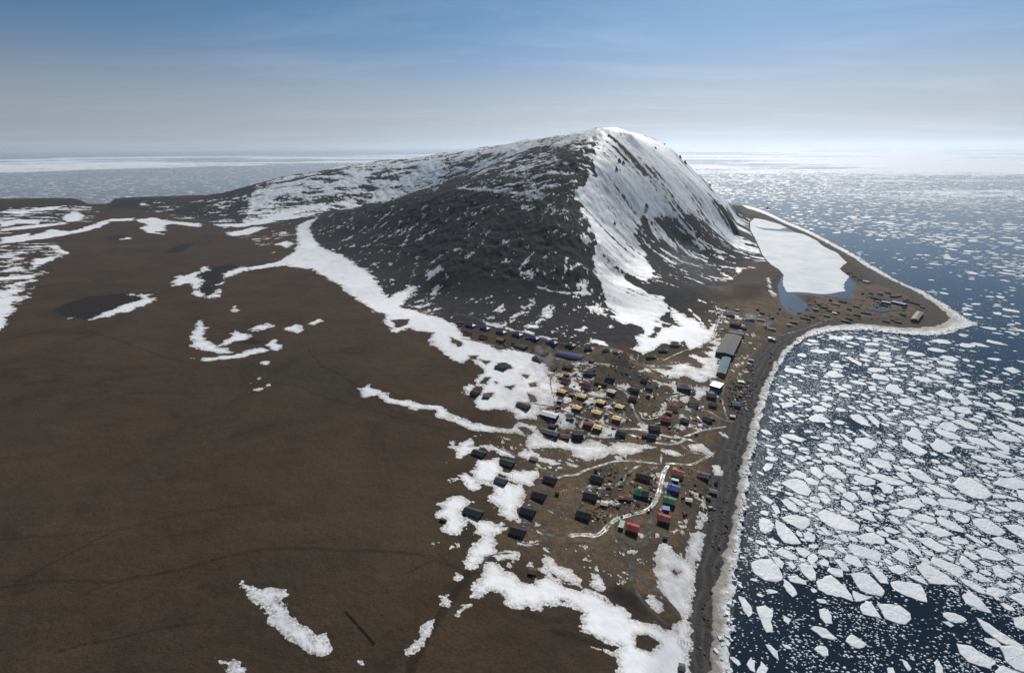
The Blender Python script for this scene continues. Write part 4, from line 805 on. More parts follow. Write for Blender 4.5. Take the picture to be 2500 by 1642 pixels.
# --- cabins on the snow at the left
H('cabin', 'house', 1222, 894, rv(22, 0.2), 8, 2.6, 1.6, 'gable', 'tar', 'dark', 'low black cabin half sunk in the wide snow field', None, None, 2, 1)
H('cabin', 'house', 1159, 957, rv(16, 0.25), 8, 2.8, 1.8, 'gable', 'tar', 'dark', 'black cabin at the tundra edge of the snow field', None, None, 2, 1)
H('shed', 'shed', 1188, 965, rv(15, 0.1), 6, 2.2, 1.0, 'gable', 'slate', 'timber', 'grey shed beside the black cabin at the snow edge', None, None, 1, 0)
H('cabin', 'house', 1277, 987, rv(26, 0.3), 8.5, 2.8, 1.8, 'gable', 'mossy', 'dark', 'dark green-black cabin left of the road bend on snow', None, None, 3, 1)
# --- middle village
for px, py, w, lab in ((1352, 895, 13, 'dim slate-roofed cottage inside the grey smoke'), (1386, 893, 21, 'slate-roofed cottage with a pale roof streak above the red houses'),
        (1438, 907, 21, 'slate-roofed cottage with two pale roof streaks, beside a white drift'), (1491, 916, 21, 'slate-roofed cottage standing alone below the upper road')):
    H('cottage', 'house', px, py, rv(w, 0.15), 8.5, 3.0, 2.2, 'gable', 'slate', 'dark', lab, 'slate-roofed cottages of the upper village', (2.5, 4, 2.5, 2.3, 0.8, 'tar'))
H('shed', 'shed', 1383, 912, rv(11), 4.5, 2.3, 0.7, 'gable', 'tan', 'dark', 'small tan-roofed shed behind the first red house', None, None, 0, 0)
H('shed', 'shed', 1467, 933, rv(27, 0.22), 5.5, 2.3, 1.0, 'gable', 'tar', 'dark', 'long low black shed beside the red houses', None, None, 0, 0)
H('red_house', 'house', 1382, 926, rv(18), 8.5, 3.2, 2.4, 'gable', 'red', 'white', 'red-roofed house with a white gable end, near the smoke', None)
H('red_house', 'house', 1431, 938, rv(19), 8.5, 3.2, 2.4, 'gable', 'red', 'white', 'red-roofed house with grey-white front, above the yellow rows', None)
for px, py, lab in ((1369, 918, 'tiny yellow outhouse left of the first red house'), (1418, 932, 'tiny yellow outhouse left of the second red house'), (1464, 943, 'tiny yellow outhouse standing alone in mud')):
    H('outhouse', 'shed', px, py, rv(4.5), 2.8, 2.4, 0.5, 'shed', 'yellow', 'yellow', lab, 'yellow outhouses', None, 0, 0)
YG = 'yellow-roofed houses in the village rows'
for px, py, lab in ((1372, 953, 'yellow-roofed house at the upper left of the rows, beside the snow road'), (1421, 965, 'yellow-roofed house second from left in the top row'), (1467, 979, 'yellow-roofed house third from left in the top row'),
        (1513, 990, 'yellow-roofed house at the right end of the top row'), (1409, 992, 'yellow-roofed house with maroon wall, above the white hall'), (1459, 1004, 'yellow-roofed house veiled by grey smoke'),
        (1506, 1018, 'yellow-roofed house with maroon wall right of the smoke'), (1459, 1040, 'yellow-roofed house beside the bright red shed')):
    H('yellow_house', 'house', px, py, rv(17.5), 8.0, 3.2, 0.95, 'gable', 'yellow', 'maroon' if 'maroon' in lab else 'navy', lab, YG, (-3.2, 3.6, 2.6, 2.6, 0.8, None))
H('yellow_house', 'house', 1493, 953, rv(17.5), 8.0, 3.2, 0.95, 'gable', 'pale', 'dark', 'pale cream-yellow roofed house above the yellow rows', None, (-3.2, 3.6, 2.6, 2.6, 1.2, 'pale'))
H('shed', 'shed', 1396, 961, rv(9), 4, 2.3, 0.6, 'gable', 'tan', 'rust', 'tan-roofed shed between the first two yellow houses', None, None, 0, 0)
H('storage_container', 'container', 1366, 977, rv(10, 0.2), 3, 2.5, 0.3, 'flat', 'blue', 'blue', 'blue storage box at the bend of the snow road', None, None, 0, 0)
H('storage_container', 'container', 1481, 1010, rv(7, 0.1), 3, 2.4, 0.3, 'flat', 'sky', 'blue', 'faded blue box between smoke and yellow house', None, None, 0, 0)
H('red_shed', 'shed', 1436, 1031, rv(20, 0.15), 6, 2.8, 1.4, 'gable', 'pink', 'rust', 'bright red-roofed shed left of the lowest yellow house', None, None, 0, 0)
H('white_hall', 'hall', 1341, 1007, rv(36, 0.27), 11, 4.0, 1.4, 'gable', 'white', 'navy', 'white-ribbed long hall at the lower left of the village', None, None, 5, 0)
H('shed', 'shed', 1349, 1036, rv(13), 6, 2.5, 1.0, 'gable', 'rust', 'dark', 'rusty brown shed above the long grey barrack', None, None, 0, 0)
H('barrack', 'house', 1338, 1049, rv(46, 0.27), 9, 2.8, 1.6, 'gable', 'slate', 'dark', 'long grey barrack at the bottom left of the upper village', None, None, 5, 2)
H('barn', 'barn', 1379, 1062, rv(22, 0.1), 8, 2.6, 1.2, 'gable', 'rust', 'dark', 'dark barn with rubbish on its roof beside the snow gully', None, None, 0, 0)
H('big_house', 'house', 1413, 1052, rv(22, 0.05), 11, 4.6, 2.0, 'gable', 'ash', 'navy', 'tall grey two-storey house above the snow gully', None, None, 4, 1)
H('cottage', 'house', 1516, 1054, rv(21, 0.12), 8.5, 3.0, 2.0, 'gable', 'tar', 'dark', 'black-roofed cottage right of the lowest yellow house', None, None, 3, 1)
# --- right side of the upper village
for px, py, w, s, lab in ((1573, 924, 13, 0.2, 'small black hut with a pale doorway at the upper road'), (1586, 942, 16, 0.15, 'dark slate hut below the small black hut'), (1584, 962, 8, 0.1, 'little tan-topped shed below the dark slate hut'),
        (1549, 948, 21, 0.2, 'black cottage with a bright spot at its yard'), (1545, 970, 17, 0.1, 'black low shed below the black cottage')):
    H('cottage' if w > 12 else 'shed', 'house' if w > 12 else 'shed', px, py, rv(w, s), 7.5 if w > 12 else 4, 2.8, 1.8 if w > 12 else .6, 'gable', {13: 'tar', 16: 'slate', 8: 'tan', 21: 'tar', 17: 'tar'}[w], 'dark', lab, None, None, 2 if w > 12 else 0, 1 if w > 12 else 0)
H('school', 'building', 1671, 938, rv(31, 0.12), 16, 4.2, 3.6, 'hip', 'slate', 'navy', 'large dark hip-roofed building below the snow patch', None, None, 6, 2)
H('white_hall', 'hall', 1750, 937, rv(22, 0.28), 15, 5.0, 0.9, 'shed', 'white', 'navy', 'square hall with dazzling white roof near the shore', None, None, 4, 0)
H('grey_house', 'house', 1738, 961, rv(20, 0.10), 11, 3.6, 2.8, 'gable', 'ash', 'navy', 'grey gabled house below the dazzling white roof', None, None, 3, 1)
H('cottage', 'house', 1693, 983, rv(22, 0.1), 9, 3.0, 2.0, 'gable', 'tar', 'dark', 'black cottage beside the grey dirty drift', None, None, 3, 1)
H('cottage', 'house', 1741, 984, rv(17, 0.12), 8.5, 3.0, 2.2, 'gable', 'slate', 'dark', 'dark gabled cottage below the grey gabled house', None, None, 3, 1)
H('red_house', 'house', 1645, 991, rv(22, 0.18), 9.5, 3.2, 2.4, 'gable', 'red', 'white', 'upper of two red-roofed houses beside the yellow shed', None, (2.0, 4, 3, 2.6, 1.2, None))
H('red_house', 'house', 1627, 1021, rv(22, 0.18), 9.5, 3.2, 2.4, 'gable', 'red', 'navy', 'lower of two red-roofed houses beside the yellow shed', None, (2.0, 4, 3, 2.6, 1.2, None))
H('shed', 'shed', 1634, 1004, rv(13), 4.5, 2.4, 0.7, 'gable', 'tan', 'yellow', 'tan and yellow shed between the two red houses', None, None, 0, 0)
H('cottage', 'house', 1599, 1041, rv(22, 0.05), 10, 3.2, 2.2, 'gable', 'tar', 'dark', 'black cottage below the lower red house, above the wet road', None, (-5, 3.5, 2.5, 2.2, .8, None))
H('cottage', 'house', 1672, 1023, rv(16, 0.35), 8, 2.8, 1.8, 'gable', 'tar', 'dark', 'black cottage alone in the brown field by the wet tracks', None, None, 2, 1)
H('cottage', 'house', 1728, 1020, rv(18, 0.35), 9, 3.0, 2.0, 'gable', 'tar', 'dark', 'black cottage with a pale box, nearest the beach', None, None, 2, 1)
H('shed', 'shed', 1737, 1019, rv(6), 3.5, 2.4, 0.5, 'flat', 'ash', 'concrete', 'pale box shed touching the black cottage near the beach', None, None, 0, 0)
H('cottage', 'house', 1591, 1062, rv(20, 0.1), 8, 2.8, 1.8, 'gable', 'tar', 'navy', 'black cottage between the two wet roads', None, None, 3, 1)
H('shed', 'shed', 1573, 1061, rv(8), 4, 2.3, 0.7, 'gable', 'tar', 'navy', 'tiny black shed between the two wet roads', None, None, 0, 0)
H('teal_house', 'house', 1797, 983, rv(18, 0.10), 11, 3.4, 2.0, 'gable', 'teal', 'navy', 'teal-roofed house standing alone by the beach', None, None, 3, 1)
# --- works by the shore
def ventilators(root, L, W, h, rise, rf):
    for k in range(8): put('roof_vent', lambda mb: mb.box(-0.45, 0.45, -0.45, 0.45, -0.3, 0.9), M_FRAME, 'roof_vent', rf, (L*(-0.42+0.12*k), 0.0, h+rise+0.1))
def skylights(root, L, W, h, rise, rf):
    for k in range(4): put('skylight', lambda mb: mb.box(-1.9, 1.9, -2.6, 2.6, -0.08, 0.08), _mc['r', 'cream'], 'skylight', rf, (L*(-0.36+0.24*k), -W*0.25, h+rise*0.55), 0).rotation_euler = (math.atan2(rise, W/2), 0, 0)
roof_mat('cream')
def works(name, px, py, rvv, W, h, rise, typ, roof, wall, label, **k): return H(name, 'hall', px, py, rvv, W, h, rise, typ, roof, wall, label, None, None, k.pop('win', 0), 0, **k)
works('power_hall', 1781, 837, (22, -42), 26, 7.0, 2.0, 'gable', 'ash', 'navy', 'biggest grey hall, with a line of white roof vents', extra=ventilators)
works('grey_hall', 1799, 810, rv(32, 0.18), 13, 5.5, 1.6, 'gable', 'slate', 'navy', 'slate-blue hall butting onto the biggest grey hall', win=4)
works('lit_hall', 1796, 788, rv(22, 0.18), 12, 6.0, 1.6, 'gable', 'tar', 'dark', 'dark hall with four cream roof panels', extra=skylights)
H('shed', 'hall', 1813, 797, rv(18, 0.2), 8, 3.4, 1.0, 'gable', 'tar', 'dark', 'dark lean hall at the right of the cream-panelled roof', None, None, 0, 0)
H('teal_house', 'house', 1784, 765, rv(17, 0.1), 11, 3.6, 2.2, 'gable', 'teal', 'dark', 'left of two teal-roofed houses behind the halls', None, None, 3, 1)
H('teal_house', 'house', 1832, 775, rv(19, 0.1), 12, 3.6, 2.2, 'gable', 'teal', 'navy', 'right of two teal-roofed houses, in blue smoke', None, None, 3, 1)
def yellow_end(root, L, W, h, rise, rf):
    MB().box(-L/2-0.08, -L/2-0.02, -W/2, W/2, 0.2, h-0.1).build('end_wall', wall_mat('olive'), root)['label'] = 'mustard yellow end wall'
works('teal_hall', 1768, 889, (13, -36), 12, 5.0, 1.4, 'gable', 'teal', 'navy', 'long teal-roofed hall with mustard yellow end wall', extra=yellow_end)
SMALLS = [(1774, 748, 6, 'slate', 'concrete', 'tiny grey hut highest on the slope behind the halls'), (1801, 755, 7, 'white', 'concrete', 'tiny white-roofed hut behind the teal houses'), (1755, 764, 7, 'white', 'dark', 'tiny white-topped tank hut inside the track loop'),
 (1850, 754, 8, 'tar', 'dark', 'tiny black hut between teal houses and lagoon'), (1861, 762, 12, 'tar', 'dark', 'low black shed between teal houses and lagoon'), (1858, 779, 17, 'olive', 'dark', 'olive-roofed shed right of the teal houses'),
 (1822, 778, 6, 'white', 'dark', 'white-roofed kiosk in front of the right teal house'), (1884, 801, 18, 'slate', 'navy', 'slate shed in the blue smoke near the beach'), (1938, 784, 17, 'ash', 'dark', 'grey flat shed at the root of the spit'),
 (1926, 791, 8, 'cream', 'dark', 'cream-roofed hut by the beach at the root of the spit'), (1809, 929, 13, 'cream', 'dark', 'cream-roofed shed in the scrap yard by the shore'), (1804, 939, 14, 'tar', 'timber', 'black plank shed below the cream-roofed scrap yard shed'),
 (1803, 956, 6, 'pink', 'dark', 'left of two small pink roofs by the shore'), (1811, 957, 7, 'pink', 'dark', 'right of two small pink roofs by the shore'), (1806, 963, 12, 'rust', 'dark', 'low rusty shed below the two pink roofs'),
 (1789, 1014, 11, 'cream', 'dark', 'cream-topped hut beside the beach road'), (1833, 877, 11, 'sky', 'navy', 'long pale blue box by the scrap yard'), (1830, 887, 8, 'cream', 'dark', 'cream box below the long pale blue box')]
for px, py, w, rc, wc, lab in SMALLS:
    H('shed', 'shed', px, py, rv(w, 0.15), max(3.5, min(7, w*0.45)), 2.5, 0.7, 'gable', rc, wc, lab, None, None, 0, 0)
# --- lower village
LB = 'dark two-family houses of the lower village'
for px, py, w, lab in ((1457, 1164, 26, 'dark two-family house topmost left of the lower rows, by the muddy road fork'), (1571, 1160, 31, 'dark two-family house topmost in the column above the green roof'), (1442, 1206, 30, 'dark two-family house second in the middle column, above the plank heap'),
        (1425, 1251, 31, 'dark two-family house lowest in the middle column'), (1343, 1166, 27, 'dark two-family house topmost in the left column, with two pale panes'), (1316, 1204, 29, 'dark two-family house second in the left column'),
        (1289, 1243, 31, 'dark two-family house third in the left column, at the snow edge'), (1264, 1292, 32, 'dark two-family house lowest in the left column, above the snow track')):
    H('two_family_house', 'house', px, py, rv(w, 0.26), 9.5, 3.0, 2.4, 'gable', 'tar', 'dark', lab, LB, (2.6, 4, 2.2, 2.3, 0.8, 'tar'), 4, 2)
def half_green(root, L, W, h, rise, rf):
    s = math.hypot(W/2+0.45, rise*(1+0.9/W)); a = math.atan2(rise, W/2)
    o = MB().box(-L/2-0.45, 0, -W/2-0.45, 0, 0, 0.06); t = []
    for x, y, z in o.v: t.append((x, y, h+rise+(y)*math.tan(a)+0.22+z))
    o.v = t; o.build('roof_panel', roof_mat('bright_green'), rf)['label'] = 'green painted half of the front slope'
H('two_family_house', 'house', 1567, 1199, rv(31, 0.2), 10, 3.0, 2.4, 'gable', 'mossy', 'dark', 'two-family house with half its front roof painted bright green', None, None, 4, 2, extra=half_green)
CH = 'colourful new houses along the lower street'
for px, py, rc, wc, lab, ac in ((1655, 1151, 'red', 'white', 'red-roofed house with a yellow back porch, top of the lower street', 'yellow'), (1645, 1187, 'blue', 'blue', 'bright blue-roofed house on the lower street', None), (1635, 1218, 'green', 'green', 'green-roofed house on the lower street, above the light blue box', None),
        (1622, 1261, 'red', 'navy', 'red-roofed house at the lower end of the street, below the light blue box', None), (1545, 1284, 'red', 'maroon', 'red-roofed house standing apart beside a green box', None)):
    H('new_house', 'house', px, py, rv(26, 0.28), 9.5, 3.4, 1.9, 'gable', rc, wc, lab, CH, (-4.4, 4.2, 3.6, 2.8, 1.4, ac), 3, 1)
H('storage_container', 'container', 1648, 1170, rv(15, 0.25), 2.8, 2.6, 0.2, 'flat', 'bright_green', 'green', 'pale green box in front of the topmost red house', None, None, 0, 0)
H('storage_container', 'container', 1626, 1239, rv(15, 0.18), 5, 2.8, 0.3, 'flat', 'sky', 'blue', 'light blue box between the green and red houses', None, None, 0, 0)
H('storage_container', 'container', 1518, 1278, (4, -15), 3.4, 2.6, 0.2, 'flat', 'bright_green', 'green', 'narrow bright green box left of the apart red house', None, None, 0, 0)
LS = [(1456, 1146, 6, 'tar', 'dark', 'tiny black shed above the topmost left dark house'), (1533, 1213, 17, 'rust', 'dark', 'brown shed left of the half green roof'), (1517, 1213, 9, 'pink', 'rust', 'small brick-red shed left of the brown shed'),
 (1476, 1227, 15, 'cream', 'timber', 'pale yellow shed among scattered planks'), (1717, 1156, 26, 'slate', 'dark', 'slate-roofed house nearest the beach in the lower village'), (1742, 1197, 17, 'slate', 'navy', 'dark shed by the beach below the slate-roofed house'),
 (1711, 1202, 6, 'ash', 'dark', 'little grey hut at the tip of a snow tongue'), (1682, 1218, 14, 'cream', 'timber', 'cream lumber hut beside the snow tongue'), (1625, 1309, 9, 'slate', 'dark', 'small dark shed below the lowest red house'),
 (1730, 1211, 9, 'tan', 'timber', 'tan hut at the edge of the beach'), (1749, 1175, 7, 'tar', 'dark', 'black hut above the dark beach shed'), (1361, 1201, 7, 'rust', 'dark', 'tiny rusty shed beside the left column track'),
 (1303, 1118, 16, 'slate', 'timber', 'grey shed beside the track above the left column'), (1665, 1626, 13, 'slate', 'dark', 'dark box hut on the snow at the bottom edge'), (1301, 1391, 17, 'rust', 'dark', 'ruined dark hut beside the big bottom snow field')]
for px, py, w, rc, wc, lab in LS:
    big = w > 20
    H('house' if big else 'shed', 'house' if big else 'shed', px, py, rv(w, 0.22), 8.5 if big else max(3, min(6, w*0.36)), 2.8 if big else 2.3, 1.8 if big else 0.7, 'gable', rc, wc, lab, None, None, 3 if big else 0, 1 if big else 0)
LC = [(1169, 1102, 26, 'mossy', 'mossy dark cabin topmost on the left snow, by the track'), (1239, 1126, 27, 'mossy', 'mossy green cabin with a white drift at its right end'), (1223, 1169, 24, 'slate', 'grey plank-roofed barn in the middle of the snow'),
      (1155, 1245, 38, 'mossy', 'long mossy cabin between two snow patches')]
for px, py, w, rc, lab in LC:
    H('cabin', 'house', px, py, rv(w, 0.3), 8.5, 2.8, 2.0, 'gable', rc, 'dark', lab, None, None, 3, 1)
# --- sheds out on the spit
SP = 'weathered huts scattered on the spit'
H('blue_hall', 'hall', 2196, 738, rv(31, 0.22), 10, 4.0, 1.2, 'gable', 'sky', 'navy', 'longer bright blue-roofed hall on the spit', None, None, 0, 0)
H('blue_hall', 'hall', 2164, 736, rv(19, 0.2), 9, 4.0, 1.2, 'gable', 'sky', 'navy', 'shorter bright blue-roofed hall on the spit', None, None, 0, 0)
H('blue_shed', 'shed', 2116, 686, rv(15, 0.2), 7, 3.0, 0.8, 'gable', 'sky', 'navy', 'pale blue-roofed shed by the lagoon shore of the spit', None, None, 0, 0)
H('tan_hall', 'hall', 2240, 769, (13, -17), 11, 5.0, 1.5, 'gable', 'tan', 'dark', 'tan-roofed hall near the tip of the spit', None, None, 0, 0)
H('long_shed', 'shed', 2144, 727, rv(30, 0.25), 7, 3.0, 1.0, 'gable', 'tar', 'dark', 'long black shed behind the blue halls on the spit', None, None, 0, 0)
H('long_shed', 'shed', 2188, 721, rv(22, -0.1), 7, 3.0, 1.0, 'gable', 'rust', 'dark', 'brown long shed behind the blue halls on the spit', None, None, 0, 0)
for px, py, w, rc in ((2127, 714, 9, 'ash'), (2164, 782, 15, 'rust'), (2181, 779, 10, 'slate'), (2193, 784, 15, 'rust'), (2202, 765, 8, 'ash'), (2209, 768, 6, 'tar'), (2091, 746, 14, 'ash'), (2114, 762, 20, 'mossy'), (2074, 753, 10, 'tar'), (2063, 781, 16, 'slate'), (2074, 785, 7, 'ash'), (2074, 776, 15, 'mossy'),
        (2038, 763, 10, 'white'), (2046, 760, 7, 'ash'), (2019, 769, 13, 'slate'), (1992, 752, 13, 'tan'), (1967, 775, 23, 'mossy'), (1984, 771, 12, 'tar'), (2058, 734, 17, 'tar'), (2040, 740, 18, 'slate'), (2000, 742, 8, 'tar'), (2012, 748, 16, 'tar'), (2028, 731, 7, 'tar'), (2025, 756, 12, 'tar'), (2211, 733, 10, 'tar'), (2225, 736, 12, 'tar'), (2240, 740, 12, 'tar'), (2253, 748, 10, 'navy'),
        (2093, 767, 15, 'tar'), (2144, 735, 6, 'cream'), (2163, 744, 9, 'ash'), (2152, 742, 8, 'tar'), (2087, 673, 10, 'tar'), (2075, 664, 10, 'tar'), (2100, 681, 10, 'tar'), (2150, 716, 12, 'tar'), (2168, 713, 12, 'tar'), (2207, 749, 8, 'tar'), (2228, 770, 5, 'cream')):
    cw = {'ash': 'grey-roofed', 'rust': 'rust-brown', 'slate': 'slate-roofed', 'tar': 'black', 'mossy': 'mossy dark', 'white': 'white-roofed', 'tan': 'tan-roofed', 'navy': 'blue-black', 'cream': 'cream-roofed'}[rc]
    rx, ry, rn_ = min(((2196, 738, 'longer blue hall'), (2160, 736, 'shorter blue hall'), (2116, 686, 'pale blue shed'), (2240, 769, 'tan hall'), (1992, 752, 'lagoon outlet pond'), (2144, 722, 'long black shed'), (2060, 781, 'mid-spit beach'), (2115, 755, 'grey spit pond')), key=lambda t: (t[0]-px)**2+4*(t[1]-py)**2)
    sd = ('left of' if px < rx-8 else 'right of' if px > rx+8 else 'above' if py < ry else 'below'); sz = 'long low' if w > 13 else 'small' if w > 8 else 'tiny'
    H('hut', 'shed', px, py, rv(w, 0.2), max(3, min(6.5, w*0.42)), 2.5, 0.8, 'gable', rc, 'dark', f'{sz} {cw} hut {sd} the {rn_} on spit', SP, None, 0, 0, False)
# ------------------------------------------------------------------ village roads: wet wheel tracks on a worn bed, draped over the ground
m = NT('muddy_road'); rn = m.noise(0.25, 5, 0.65)
M_MUD = m.bsdf(m.mix(m.rng(rn, 0.35, 0.65), (0.050, 0.045, 0.040), (0.085, 0.078, 0.070)), m.rng(m.noise(0.12, 4, 0.6), 0.45, 0.65, 0.9, 0.6), 0.25, m.bump(m.noise(0.9, 4, 0.7), 0.6, 0.4))
m = NT('wet_road_glint'); rn = m.noise(0.30, 6, 0.75)
M_ROAD_GLINT = m.bsdf(m.mix(m.rng(rn, 0.46, 0.60), (0.055, 0.050, 0.045), (0.26, 0.25, 0.24)), m.rng(rn, 0.45, 0.62, 0.7, 0.38), 0.35, m.bump(m.noise(0.5, 4, 0.6), 0.5, 0.4))  # pale patches: sun glint on the wet bed, painted into the colour
m = NT('wet_rut_glint'); rn = m.noise(0.16, 5, 0.7)
M_RUT_GLINT = m.bsdf(m.mix(m.rng(rn, 0.42, 0.58), (0.06, 0.055, 0.05), (0.42, 0.42, 0.41)), m.rng(rn, 0.42, 0.6, 0.55, 0.27), 0.5, m.bump(m.noise(0.7, 4, 0.65), 0.4, 0.3))  # light grey stands in for sun glinting off the wet ruts
def ribbon_mb(P, w, lift, off=0.0, wob=0.25, seed=0):
    P = resample(smooth_line(np.asarray(P), 2), 2.0); d = np.gradient(P, axis=0); d /= np.linalg.norm(d, axis=1)[:, None]+1e-9; nrm = np.stack([-d[:, 1], d[:, 0]], -1)
    s = np.arange(len(P))*2.0; ww = w/2*(1+wob*fbm(s, s*0+seed*13, 14, 3, 0.6, seed % 8)); o = off+0.25*fbm(s, s*0+seed*7+40, 30, 2, 0.5, (seed+3) % 8)
    tap = np.clip(np.minimum(np.arange(len(P)), np.arange(len(P))[::-1])/3.0, 0.15, 1)
    cols = []
    for t in (-1, -0.35, 0.35, 1):
        q = P+nrm*(o+t*ww*tap)[:, None]; z = ground(q[:, 0], q[:, 1])+lift-(0.10 if abs(t) == 1 else 0); cols.append(np.c_[q, z])
    V = np.stack(cols, 1).reshape(-1, 3); n = len(P)
    f = [(i*4+j, i*4+j+4, i*4+j+5, i*4+j+1)[::-1] for i in range(n-1) for j in range(3)]
    return V, f
def road(px_sheet, pts, w, style, label):
    P = G(px_sheet, pts); k = road.k = getattr(road, 'k', 0)+1
    V, f = ribbon_mb(P, w*0.68, 0.16, 0, 0.55, k); me = mesh_np('road', V, faces=f, smooth=True); me.materials.append(M_ROAD_GLINT if style == 'ice' else M_MUD)  # the ice style is wet road with its glint painted in
    r = link(bpy.data.objects.new('road', me)); tag(r, label, None, None, 'structure')
    if style in ('wet', 'ice'):
        for sgn in (-1, 1):
            V, f = ribbon_mb(P, w*0.15, 0.24, sgn*w*0.19, 1.1, k+4); me = mesh_np('wheel_rut', V, faces=f, smooth=True); me.materials.append(M_RUT_GLINT); link(bpy.data.objects.new('wheel_rut', me), r)
    return P
